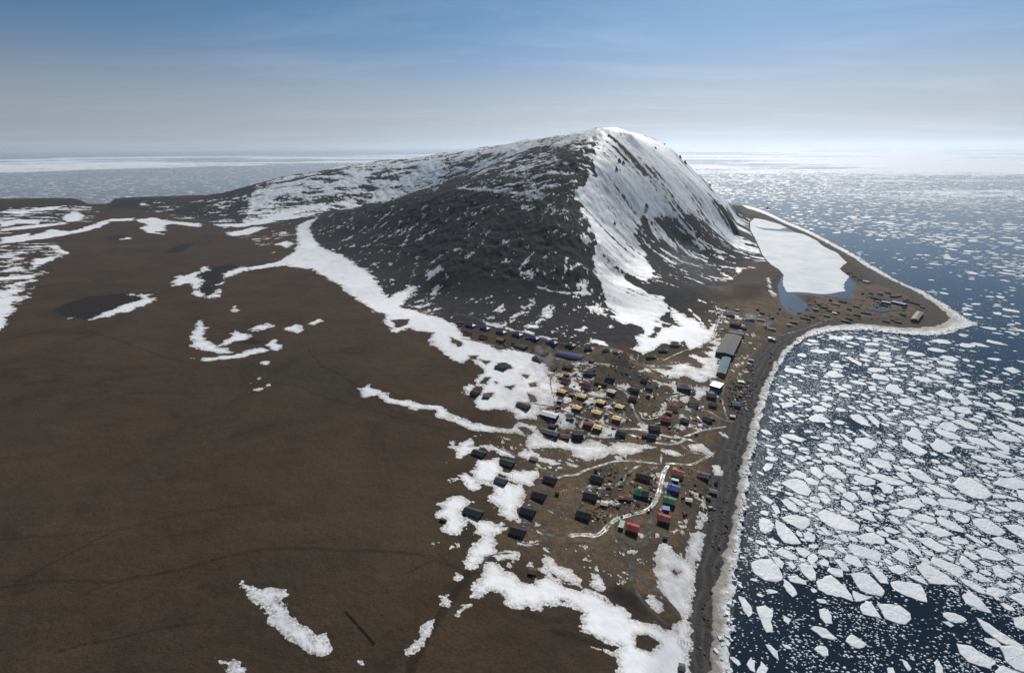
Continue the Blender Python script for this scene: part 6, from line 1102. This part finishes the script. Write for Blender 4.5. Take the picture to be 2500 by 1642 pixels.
BIG = [
 ('B', [(400,510),(470,485),(545,485),(590,530),(625,600),(625,640),(580,655),(500,645),(430,600),(400,550)], 'big round white floe at the edge of the dark water nearest the beach'),
 ('B', [(575,195),(640,230),(700,290),(765,375),(700,382),(640,370),(590,310),(575,260)], 'kite-shaped white floe above the big round one'),
 ('B', [(880,150),(930,125),(980,140),(1100,190),(1185,235),(1180,290),(1080,280),(980,255),(910,210)], 'longest pale slab floe in the middle of the near pack'),
 ('B', [(615,180),(690,165),(790,175),(830,200),(820,245),(770,275),(700,240),(640,210)], 'rough-topped floe touching the kite-shaped floe'),
 ('B', [(615,60),(660,45),(720,90),(755,140),(720,150),(670,125),(635,90)], None), ('B', [(455,200),(490,185),(530,200),(570,240),(545,285),(500,305),(460,280)], None), ('B', [(1155,150),(1220,120),(1260,135),(1315,215),(1270,210),(1200,185)], None),
 ('B', [(1450,75),(1520,45),(1600,40),(1670,100),(1610,130),(1530,115),(1460,95)], 'wide flat floe right of the longest slab'), ('B', [(735,525),(780,515),(840,530),(865,580),(870,640),(830,645),(780,600)], None),
 ('B', [(870,650),(930,610),(980,600),(1080,680),(1130,750),(1140,795),(1050,760),(950,745),(890,710)], 'cracked tongue-shaped floe pointing into the dark water'), ('B', [(1115,590),(1180,580),(1240,590),(1310,650),(1370,720),(1350,760),(1290,748),(1195,716),(1150,650)], 'broad bright floe joined above a smaller wedge'),
 ('B', [(1135,712),(1190,738),(1290,760),(1240,780),(1160,795),(1142,765)], 'small wedge floe tucked under the broad bright floe'), ('B', [(1410,655),(1460,640),(1550,650),(1630,670),(1670,740),(1680,800),(1600,780),(1520,750),(1440,710)], 'bluish ridged floe hanging over the dark water'),
 ('B', [(1190,850),(1230,785),(1270,800),(1310,860),(1350,920),(1290,905),(1210,885)], 'lone rubble-topped floe alone in the dark water'), ('B', [(890,850),(930,840),(960,855),(985,900),(990,955),(940,955),(900,910)], 'smooth oblong floe alone in the dark water'),
 ('B', [(435,830),(500,820),(560,855),(550,920),(555,1020),(510,1020),(480,960),(450,890)], 'tall ridged floe with a green underwater edge'), ('B', [(305,750),(350,765),(400,830),(405,890),(380,910),(340,860)], 'slim floe lying against the shore ice'), ('B', [(630,625),(680,660),(715,700),(735,740),(700,765),(655,720),(630,680)], 'lumpy floe just below the big round one'),
 ('B', [(625,890),(690,925),(670,965),(635,935)], 'little triangular floe right of the tall ridged floe'), ('B', [(500,1105),(540,1110),(590,1160),(600,1225),(560,1190),(520,1140)], 'pointed floe above the pair at the bottom edge'), ('B', [(365,1250),(400,1195),(425,1240),(430,1310),(390,1290)], 'left floe of the pair at the bottom edge'), ('B', [(435,1310),(470,1225),(525,1280),(500,1340),(440,1340)], 'right floe of the pair at the bottom edge'),
 ('B', [(1600,550),(1650,505),(1720,545),(1830,610),(1910,680),(1800,670),(1700,665),(1640,600)], 'long straight-sided floe with a dark lead along it'), ('B', [(1410,460),(1480,410),(1520,440),(1560,540),(1500,515)], 'triangular floe with a blue shaded side above the dark lead'), ('B', [(1530,610),(1600,600),(1650,630),(1690,680),(1620,655)], None),
 ('B', [(1930,755),(1980,705),(2060,770),(2150,880),(2060,860),(1960,810)], 'pale blade-shaped floe at the right of the dark water'), ('B', [(1900,620),(1980,640),(2060,680),(2120,745),(2050,730),(1950,670)], None), ('B', [(1985,580),(2060,590),(2170,655),(2080,655),(2010,620)], None),
 ('B', [(2040,910),(2120,950),(2200,1010),(2380,1120),(2380,1145),(2210,1090),(2100,1010)], 'rough rubble floe at the right edge'), ('B', [(2200,1110),(2300,1110),(2400,1150),(2400,1310),(2320,1290),(2250,1230)], 'big smooth floe at the bottom right corner'), ('B', [(2020,420),(2100,405),(2200,440),(2260,490),(2180,500),(2080,480)], None), ('B', [(2140,540),(2190,530),(2300,610),(2250,640),(2180,610)], None),
 ('B', [(2220,240),(2320,235),(2400,260),(2400,365),(2300,300)], None), ('B', [(2280,450),(2400,440),(2400,540),(2310,510)], None), ('B', [(880,20),(930,5),(970,50),(975,90),(930,85)], None), ('B', [(1170,0),(1260,0),(1290,50),(1270,75),(1210,60)], None), ('B', [(1060,10),(1120,0),(1170,55),(1110,60)], None), ('B', [(775,300),(810,280),(865,320),(855,365),(800,355)], None),
 ('B', [(880,250),(930,255),(990,315),(950,320)], None), ('B', [(1490,1210),(1530,1230),(1565,1280),(1540,1300),(1510,1260)], 'blade floe in dark water at the bottom, left of another'), ('B', [(1725,1235),(1750,1210),(1790,1270),(1800,1340),(1750,1340)], 'blade floe in dark water at the bottom, rightmost'), ('B', [(1385,1275),(1430,1270),(1460,1350),(1400,1350)], None), ('B', [(1780,940),(1830,940),(1875,970),(1850,985)], None),
 ('B', [(2295,910),(2400,900),(2400,1010),(2320,980)], None), ('B', [(715,400),(780,405),(835,440),(790,480),(740,450)], None), ('B', [(1000,490),(1040,490),(1090,530),(1115,575),(1060,570)], None), ('B', [(1510,370),(1560,365),(1610,410),(1650,475),(1590,450)], None), ('B', [(885,510),(930,480),(965,505),(960,545),(900,530)], None), ('B', [(1355,255),(1400,250),(1490,290),(1440,305),(1380,290)], None), ('B', [(1500,220),(1540,230),(1635,300),(1580,295)], None),
 ('B', [(1230,530),(1290,530),(1390,620),(1400,668),(1340,660),(1290,600)], None), ('B', [(1390,540),(1480,528),(1540,575),(1470,600),(1420,580)], None), ('B', [(545,470),(600,480),(640,520),(625,560),(590,540)], None), ('B', [(645,500),(700,510),(728,545),(700,565)], None), ('B', [(460,30),(500,25),(560,70),(540,90),(480,60)], None), ('B', [(540,95),(590,100),(612,150),(580,165)], None),
 ('C', [(360,1355),(430,1320),(500,1315),(570,1350),(620,1420),(590,1460),(500,1440),(420,1390)], 'big smooth floe shaped like an arrowhead close to the beach'), ('C', [(730,450),(760,425),(810,420),(900,470),(870,475),(780,480)], 'teardrop floe in the upper bay'), ('C', [(1640,600),(1690,580),(1760,610),(1810,660),(1760,655),(1680,635)], 'left of two joined pale floes in the upper pack'), ('C', [(1815,640),(1860,605),(1900,640),(1960,690),(1910,715),(1860,690)], 'right of two joined pale floes in the upper pack'),
 ('C', [(1320,660),(1420,650),(1495,685),(1430,715),(1370,705)], None), ('C', [(1225,580),(1270,530),(1330,540),(1385,600),(1330,620)], 'rugged blue-streaked floe in the middle of the bay'), ('C', [(930,790),(1010,780),(1060,820),(1110,885),(1030,870),(960,830)], 'large split floe, left half, in the middle pack'), ('C', [(1065,790),(1110,790),(1180,840),(1175,895),(1115,850)], 'large split floe, right half, in the middle pack'), ('C', [(1140,770),(1200,770),(1290,840),(1220,830)], None),
 ('C', [(1395,950),(1440,895),(1480,890),(1535,940),(1530,1000),(1470,985)], 'broken-topped square floe in the middle pack'), ('C', [(1600,1035),(1650,985),(1720,1000),(1800,1060),(1760,1095),(1690,1100),(1630,1075)], 'round pale floe right of the broken-topped square one'), ('C', [(1780,1350),(1840,1300),(1930,1305),(2040,1370),(2120,1450),(2060,1490),(1960,1480),(1850,1430)], 'huge grey-patched floe at the right of the near pack'),
 ('C', [(2120,1360),(2180,1310),(2300,1305),(2400,1340),(2400,1405),(2250,1400)], 'long floe cut by the right edge, beside the huge patched one'), ('C', [(1310,1270),(1380,1260),(1460,1330),(1440,1350),(1360,1320)], None), ('C', [(1160,1360),(1220,1345),(1300,1390),(1280,1440),(1220,1440)], None), ('C', [(1540,1345),(1640,1370),(1760,1430),(1850,1480),(1720,1475),(1600,1400)], 'very long narrow floe beside the huge grey-patched one'), ('C', [(870,1460),(920,1420),(980,1440),(1010,1490),(950,1510)], None), ('C', [(995,1420),(1060,1415),(1130,1480),(1125,1520),(1050,1490)], None),
 ('C', [(670,1440),(720,1430),(780,1500),(740,1535),(690,1490)], None), ('C', [(880,310),(930,305),(1035,360),(1025,385),(950,345)], 'narrow white floe high in the bay under the spit'), ('C', [(2075,980),(2130,985),(2260,1050),(2255,1100),(2160,1060)], None), ('C', [(2180,820),(2270,850),(2400,900),(2400,970),(2260,900)], None), ('C', [(350,690),(430,680),(510,690),(440,720),(380,735)], 'greenish-edged floe beside the dark lead near the beach'), ('C', [(395,770),(450,765),(520,810),(460,825)], None), ('C', [(255,805),(310,810),(380,850),(330,850)], None), ('C', [(210,1230),(240,1190),(300,1195),(290,1230),(230,1260)], 'dirty lumpy floe right beside the shore ice'),
 ('C', [(345,970),(390,980),(450,1020),(385,1030)], None), ('C', [(475,1140),(530,1120),(585,1160),(540,1180)], None), ('C', [(600,1220),(660,1220),(740,1290),(680,1320),(610,1270)], None), ('C', [(1000,910),(1040,915),(1130,980),(1080,975)], None), ('C', [(840,940),(880,945),(960,1000),(920,1010)], None), ('C', [(780,545),(830,540),(930,585),(860,590)], None), ('C', [(1085,550),(1140,545),(1160,590),(1100,590)], None), ('C', [(2060,610),(2120,600),(2220,650),(2140,665)], None), ('C', [(2205,400),(2280,390),(2360,430),(2290,445)], 'low floe alone on dark blue water at the right edge'),
]
rf_ = np.random.default_rng(23)
CELL = 2.0; OX, OY, NXc, NYc = -250.0, 100.0, 1500, 1900     # occupancy raster of the near sea: x -250..2750, y 100..3900
occ = np.zeros((NYc, NXc), bool)
xs = OX+(np.arange(NXc)+0.5)*CELL; ys = OY+(np.arange(NYc)+0.5)*CELL
XX, YY = np.meshgrid(xs, ys); landmask = np.zeros_like(occ)
lowx, lowy = XX[::4, ::4], YY[::4, ::4]; lsd_low = poly_sdf(LAND, lowx, lowy)
shore = -np.repeat(np.repeat(lsd_low, 4, 0), 4, 1)[:NYc, :NXc]      # metres out from the ice foot
landmask = shore < 3.0; occ |= landmask
def stamp(P, grow=0.0):
    x0, x1 = int((P[:, 0].min()-grow-OX)/CELL), int((P[:, 0].max()+grow-OX)/CELL)+1; y0, y1 = int((P[:, 1].min()-grow-OY)/CELL), int((P[:, 1].max()+grow-OY)/CELL)+1
    x0, y0 = max(x0, 0), max(y0, 0); x1, y1 = min(x1, NXc), min(y1, NYc)
    if x1 <= x0 or y1 <= y0: return None, None
    s = poly_sdf(P, XX[y0:y1, x0:x1], YY[y0:y1, x0:x1]) > -grow
    return (slice(y0, y1), slice(x0, x1)), s
FLOES = []     # (screen size, polygon, height, label)
for k, pts, lab in BIG:
    P = ccw(at_z(*sheet(k, pts).T, 0.8)); sl, s = stamp(P)
    if sl is None: continue
    occ[sl] |= s; A = 0.5*abs(np.sum(P[:, 0]*np.roll(P[:, 1], -1)-np.roll(P[:, 0], -1)*P[:, 1])); FLOES.append((1e9 if lab else A/np.hypot(*P.mean(0))**2, P, float(rf_.uniform(0.6, 1.1)), lab))
# how closely the ice is packed, read off the photograph (x, y, floe share, brash share)
DEN = np.array([(1900,1120,.35,.5),(1950,1000,.30,.45),(2000,1200,.75,.7),(2100,1100,.6,.75),(2200,1200,.85,.8),(2300,1050,.8,.75),(2400,1250,.9,.8),(2450,1400,.85,.7),(2100,1350,.9,.85),(2250,1350,.9,.85),(1950,1350,.8,.7),(1880,1300,.5,.6),(1860,1450,.12,.15),(1850,1600,.04,.06),(1900,1520,.04,.07),(2000,1550,.03,.14),(2150,1560,.03,.22),(2300,1560,.02,.15),(2250,1480,.04,.12),(2400,1600,.25,.25),(2150,1450,.10,.18),(2050,1430,.08,.12),(1950,1450,.06,.1),(2350,1500,.1,.2),
    (1850,1150,.10,.25),(1840,1280,.12,.2),(1900,960,.75,.6),(1960,930,.25,.5),(2000,880,.40,.6),(2060,960,.45,.7),(2150,850,.65,.7),(2250,900,.6,.7),(2300,850,.30,.25),(2400,850,.16,.08),(2480,880,.12,.06),(2440,930,.22,.2),(2470,980,.35,.4),(2350,960,.55,.6),(2200,1000,.6,.75),(2080,1030,.2,.7),(2150,1080,.25,.7),(2450,1100,.85,.8),(1920,1050,.15,.35),(2020,830,.5,.5),(2120,820,.45,.4),(1960,870,.30,.4),
    (2420,760,.30,.15),(2350,700,.12,.05),(2300,640,.35,.2),(2450,650,.55,.3),(2250,680,.10,.03),(2200,640,.15,.05),(2150,600,.12,.03),(2050,570,.08,.02),(2250,580,.55,.25),(2400,560,.6,.3),(2150,540,.5,.2),(2000,530,.2,.05),(1900,500,.08,.02),(2000,490,.35,.2),(2200,500,.3,.1),(2400,500,.35,.2),(2100,460,.45,.3),(2400,450,.7,.4),(1850,460,.15,.1),(1900,420,.6,.4),(2200,420,.7,.5)])
DW = at_z(DEN[:, 0], DEN[:, 1], 0.0); DU = np.stack([np.arctan2(DW[:, 0], DW[:, 1]), np.log(np.hypot(DW[:, 0], DW[:, 1]))], -1)
def density(x, y):
    u = np.stack([np.arctan2(x, y), np.log(np.hypot(x, y))], -1); w = np.zeros(u.shape[:-1]); a = np.zeros_like(w); b = np.zeros_like(w)
    for i in range(len(DU)):
        d = ((u[..., 0]-DU[i, 0])*1.3)**2+(u[..., 1]-DU[i, 1])**2; q = 1/(d+0.0006)**2; w += q; a += q*DEN[i, 2]; b += q*DEN[i, 3]
    return a/w, b/w
def rand_floe(x, y, r, g):
    n = int(g.integers(6, 10)); asp = g.uniform(1.0, 1.9); th = np.sort(g.random(n)*0.75+np.arange(n))/n*2*math.pi; rad = r*g.uniform(0.72, 1.12, n)
    px = np.cos(th)*rad*math.sqrt(asp); py = np.sin(th)*rad/math.sqrt(asp); a = g.normal(-0.5, 0.7); c, s = math.cos(a), math.sin(a)
    return np.stack([x+c*px-s*py, y+s*px+c*py], -1)
RMAX = 3300.0
def throw(n, rlo, rhi, dmin, dmax):
    az = rf_.uniform(math.radians(10), math.radians(60), n); lr = rf_.uniform(math.log(dmin), math.log(dmax), n); d = np.exp(lr)
    x = d*np.sin(az); y = d*np.cos(az); den, _ = density(x, y); cl = fbm(x, y, 110, 3, 0.6, 4); keep_ = rf_.random(n) < np.clip(den*(1.05+0.8*cl), 0, 1)**1.6
    for xx, yy, dd in zip(x[keep_], y[keep_], d[keep_]):
        sc_ = 1.0 if dd < 900 else (dd/900.0)**0.45
        r = rf_.uniform(rlo, rhi)*sc_; P = rand_floe(xx, yy, r, rf_); sl, s = stamp(P, 0.7)
        if sl is None or (occ[sl] & s).any(): continue
        sl, s = stamp(P)
        if sl is None: continue
        occ[sl] |= s
        FLOES.append((r*r*3/dd**2/1.0, P, float(rf_.uniform(0.35, 0.8)), None))
throw(4000, 9, 15, 260, RMAX); throw(9000, 6, 9, 260, RMAX); throw(18000, 3.8, 6, 260, RMAX); throw(20000, 2.2, 3.8, 260, 2600)
FLOES.sort(key=lambda t: -t[0])
FG = 'ice floes drifting in the bay'
REFS = []
for s_, P, h_, lab in FLOES:
    if lab and lab.split()[0] not in ('left', 'right', 'small', 'large', 'blade', 'long'):
        w_ = lab.split(); i_ = w_.index('floe') if 'floe' in w_ else 3; REFS.append((P.mean(0), ' '.join(w_[:i_+1]).rstrip(',')))
def floe_label(P):
    c = P.mean(0); d = [np.hypot(*(c-r[0])) for r in REFS]; i = int(np.argmin(d)); q = c-REFS[i][0]; R = P-c; ev = np.linalg.eigvalsh(R.T@R); asp = math.sqrt(ev[1]/max(ev[0], 1e-6)); sz = math.sqrt(ev.sum()/len(P))
    shp = 'narrow' if asp > 2.1 else 'oval' if asp > 1.45 else 'rounded' if len(P) > 7 else 'blocky'; z_ = 'fairly big' if sz > 11 else 'mid-sized' if sz > 7 else 'small' if sz > 4.5 else 'tiny'
    dr = ('right' if q[0] > 0 else 'left') if abs(q[0]) > abs(q[1]) else ('beyond' if q[1] > 0 else 'nearer than'); near_ = 'just' if d[i] < 28 else 'some way' if d[i] < 70 else 'far'
    return f"{z_} {shp} white floe {near_} {dr+' of' if dr in ('left', 'right') else dr} the {REFS[i][1]}"
rest = []
for i, (s, P, h, lab) in enumerate(FLOES):
    if i < 295:
        c = P.mean(0); Q = roughen(P-c, rf_, 0.035); V, F = floe_geom(Q, h, rf_); me = mesh_np('ice_floe', V, faces=F); me.materials.append(M_FLOE)
        o = link(bpy.data.objects.new('ice_floe', me)); o.location = (c[0], c[1], 0); tag(o, lab or floe_label(P), 'ice floe', FG)
    else: rest.append((P, h))
# the smaller floes and the brash between them are past counting
bx, by = [], []
az = rf_.uniform(math.radians(10), math.radians(60), 340000); d = np.exp(rf_.uniform(math.log(260), math.log(2300), 340000)); x = d*np.sin(az); y = d*np.cos(az)
_, db = density(x, y); cl = fbm(x, y, 60, 4, 0.65, 1); ok = rf_.random(len(x)) < np.clip(db*1.3*(1+0.9*cl), 0, 1)**1.5
ix = ((x-OX)/CELL).astype(int); iy = ((y-OY)/CELL).astype(int); ins = (ix >= 0) & (ix < NXc) & (iy >= 0) & (iy < NYc); ok &= ins; ok[ok] &= ~occ[iy[ok], ix[ok]]
x, y, d = x[ok], y[ok], d[ok]; r = np.minimum(0.35+0.9*rf_.random(len(x))**2.2+d/2600.0*0.9, 2.6)
k = 5; th = (np.arange(k)[None, :]+rf_.random((len(x), k))*0.6)/k*2*math.pi; rad = r[:, None]*rf_.uniform(0.7, 1.2, (len(x), k)); hb_ = 0.12+0.22*rf_.random(len(x))
top = np.stack([x[:, None]+np.cos(th)*rad, y[:, None]+np.sin(th)*rad*0.75, np.repeat(hb_[:, None], k, 1)], -1); bot = top.copy(); bot[..., 2] = -0.15
V = np.concatenate([top, bot], 1).reshape(-1, 3); nb = len(x); base_i = (np.arange(nb)*2*k)[:, None]
tris = [np.concatenate([base_i+0, base_i+j, base_i+j+1], 1) for j in range(1, k-1)]
for j in range(k):
    j2 = (j+1) % k; tris += [np.concatenate([base_i+j, base_i+k+j, base_i+k+j2], 1), np.concatenate([base_i+j, base_i+k+j2, base_i+j2], 1)]
me = mesh_np('brash_ice', V, tris=np.concatenate(tris, 0)); me.materials.append(M_BRASH); tag(link(bpy.data.objects.new('brash_ice', me)), 'fine white brash ice speckling the water between floes', None, None, 'stuff')
def merged(polys, name, label, mat):
    V = []; F = []
    for P, h in polys:
        n = len(P); c = P.mean(0); b = len(V); Q = c+(P-c)*0.93
        V += [(p[0], p[1], -0.3) for p in P]+[(p[0], p[1], h*0.6) for p in P]+[(p[0], p[1], h) for p in Q]
        F += [(b+j, b+(j+1) % n, b+n+(j+1) % n, b+n+j) for j in range(n)]+[(b+n+j, b+n+(j+1) % n, b+2*n+(j+1) % n, b+2*n+j) for j in range(n)]+[tuple(b+2*n+j for j in range(n))]
    me = mesh_np(name, V, faces=F); me.materials.append(mat); tag(link(bpy.data.objects.new(name, me)), label, None, None, 'stuff')
merged(rest, 'small_floes', 'crowded smaller ice floes of the near pack', M_FLOE)
# the far pack: right of the mountain out to where single floes melt into a white field, and off the coast to the left
far = []
def far_pack(n, a0, a1, d0, d1, fn, rlo, rhi, seed):
    g = np.random.default_rng(seed); az = g.uniform(math.radians(a0), math.radians(a1), n); d = np.exp(g.uniform(math.log(d0), math.log(d1), n)); x = d*np.sin(az); y = d*np.cos(az)
    p = fn(az, d, x, y); ok = (g.random(n) < p); x, y, d = x[ok], y[ok], d[ok]; ok = poly_sdf(LAND, x, y) < -25; x, y, d = x[ok], y[ok], d[ok]
    for xx, yy, dd in zip(x, y, d):
        r = g.uniform(rlo, rhi)*(0.6+0.4*g.random()**2)*(dd/4000.0)**0.75; far.append((rand_floe(xx, yy, r, g), 0.9))
far_pack(16000, 12, 52, 2500, 9000, lambda az, d, x, y: np.clip((ss(2900, 5600, d)*0.75+0.22)*(1+1.3*fbm(x, y, 900, 4, 0.6, 2))-0.12*ss(0.42, 0.30, az)*ss(5200, 3500, d), 0, 1), 8, 26, 71)
far_pack(16000, -54, -6, 2900, 13000, lambda az, d, x, y: np.clip(0.35*(1+2.0*fbm(x*0.5, y, 1100, 4, 0.6, 5))*ss(3000, 4200, d)+0.3*ss(10000, 12000, d), 0, 1), 9, 30, 72)
merged(far, 'far_floes', 'far pack ice drifting toward the horizon', M_FLOE)

# blocks of ice stranded along the ice foot
sb = np.random.default_rng(91); nblk = 3400; ti = sb.integers(0, len(Oc), nblk); tt = np.clip(sb.normal(0.86, 0.16, nblk), 0.25, 1.35)
bp = a0[ti]*(1-tt)[:, None]+a1[ti]*tt[:, None]+sb.normal(0, 0.8, (nblk, 2)); bs_ = 0.35+1.5*sb.random(nblk)**3; V = []; F = []
zt = np.where(tt < 1.0, np.interp(tt, [0.2, .73, .95, 1.0], [1.2, 1.7, 1.5, 0.2]), 0.0)
for (x, y), s_, z_ in zip(bp, bs_, zt):
    b = len(V); v, f = boxv(-s_, s_, -s_*0.7, s_*0.7, -0.6, s_*0.8); c_, n_ = math.cos(s_*91.7), math.sin(s_*91.7)
    for vx, vy, vz in v:
        j = sb.normal(0, 0.18*s_, 3); vx += j[0]; vy += j[1]; V.append((x+c_*vx-n_*vy, y+n_*vx+c_*vy, z_+vz+j[2]*1.3))
    F += [tuple(i+b for i in t) for t in f[1:]]
me = mesh_np('stranded_ice', V, faces=F); me.materials.append(M_FLOE); tag(link(bpy.data.objects.new('stranded_ice', me)), 'tumbled ice blocks stranded along the edge of the shore ice', None, None, 'stuff')

# ------------------------------------------------------------------ chimney smoke drifting over the village
def smoke(name, px0, px1, r0, r1, z0, z1, dens, col, label, bend=0.0):
    """a tapering puff of thin smoke from a chimney at photo point px0 drifting to px1"""
    a = hit([px0[0]], [px0[1]])[0]; b = hit([px1[0]], [px1[1]])[0]; za = float(ground(*a))+z0; zb = float(ground(*b))+z1
    n, k = 14, 14; V = []; F = []; A = np.array([a[0], a[1], za]); B = np.array([b[0], b[1], zb]); d = B-A; L = np.linalg.norm(d); d /= L; u = np.cross(d, [0, 0, 1]); u /= np.linalg.norm(u); w = np.cross(u, d)
    for i in range(n):
        t = i/(n-1); r = (r0+(r1-r0)*t**0.8)*(math.sin(min(1, t*6+0.15)*math.pi/2))*(1.0 if t < 0.85 else max(0.12, math.sqrt(max(0, 1-((t-0.85)/0.15)**2)))); c = A+d*L*t+u*bend*math.sin(t*math.pi)*L
        for j in range(k):
            th = 2*math.pi*j/k; q = 1+0.25*float(NOI[2](np.array(j*0.9+i*0.35), np.array(i*0.6+px0[0]))); V.append(c+u*math.cos(th)*r*q+w*math.sin(th)*r*q*0.7)
    for i in range(n-1):
        for j in range(k): F.append((i*k+j, i*k+(j+1) % k, (i+1)*k+(j+1) % k, (i+1)*k+j))
    F += [tuple(range(k))[::-1], tuple((n-1)*k+j for j in range(k))]
    if np.dot(np.cross(V[1]-V[0], V[k]-V[0]), V[0]-A) < 0: F = [t[::-1] for t in F]
    me = mesh_np(name, np.array(V)-A, faces=F)
    m = NT('smoke'); nz = m.noise(0.045, 4, 0.65, stretch=(1, 1, 1.6)); vol = m.n.new('ShaderNodeVolumePrincipled')
    m.put((*col, 1.0), vol.inputs['Color']); m.put(0.45, vol.inputs['Anisotropy'])
    m.l.new(m.math('MULTIPLY', m.rng(nz, 0.42, 0.72, 0.0, 1.0, True), dens), vol.inputs['Density']); m.l.new(vol.outputs[0], m.out.inputs['Volume'])
    me.materials.append(m.m); o = link(bpy.data.objects.new(name, me)); o.location = A; tag(o, label, None, None, 'stuff')
smoke('chimney_smoke', (1350, 928), (1322, 868), 3, 17, 6, 16, 0.022, (0.90, 0.90, 0.92), 'grey smoke fanning out over the snow edge of the village')
smoke('chimney_smoke', (1440, 1030), (1530, 1045), 6, 16, 8, 14, 0.011, (0.9, 0.9, 0.92), 'thin grey smoke over the yellow-roofed houses')
smoke('boiler_smoke', (1890, 808), (1815, 790), 7, 15, 10, 18, 0.022, (0.75, 0.86, 1.0), 'blue smoke hanging over the boiler works')
smoke('chimney_smoke', (1700, 985), (1655, 1040), 4, 12, 5, 8, 0.010, (0.9, 0.9, 0.92), 'thin smoke beside the two red houses')
smoke('slope_smoke', (1790, 740), (1640, 640), 15, 60, 15, 40, 0.0022, (0.85, 0.9, 1.0), 'faint grey smoke drifting up the dark slope')
# ------------------------------------------------------------------ sea air
v, f = boxv(-78000, 78000, -78000, 78000, -9.0, 520.0)
me = mesh_np('haze', v, faces=f); m = NT('sea_haze'); vol = m.n.new('ShaderNodeVolumePrincipled')
m.put((0.76, 0.87, 1.0, 1.0), vol.inputs['Color']); m.put(2.1e-5, vol.inputs['Density']); m.put(0.4, vol.inputs['Anisotropy']); m.l.new(vol.outputs[0], m.out.inputs['Volume'])
me.materials.append(m.m); tag(link(bpy.data.objects.new('haze', me)), 'pale sea haze softening the distance', None, None, 'stuff')
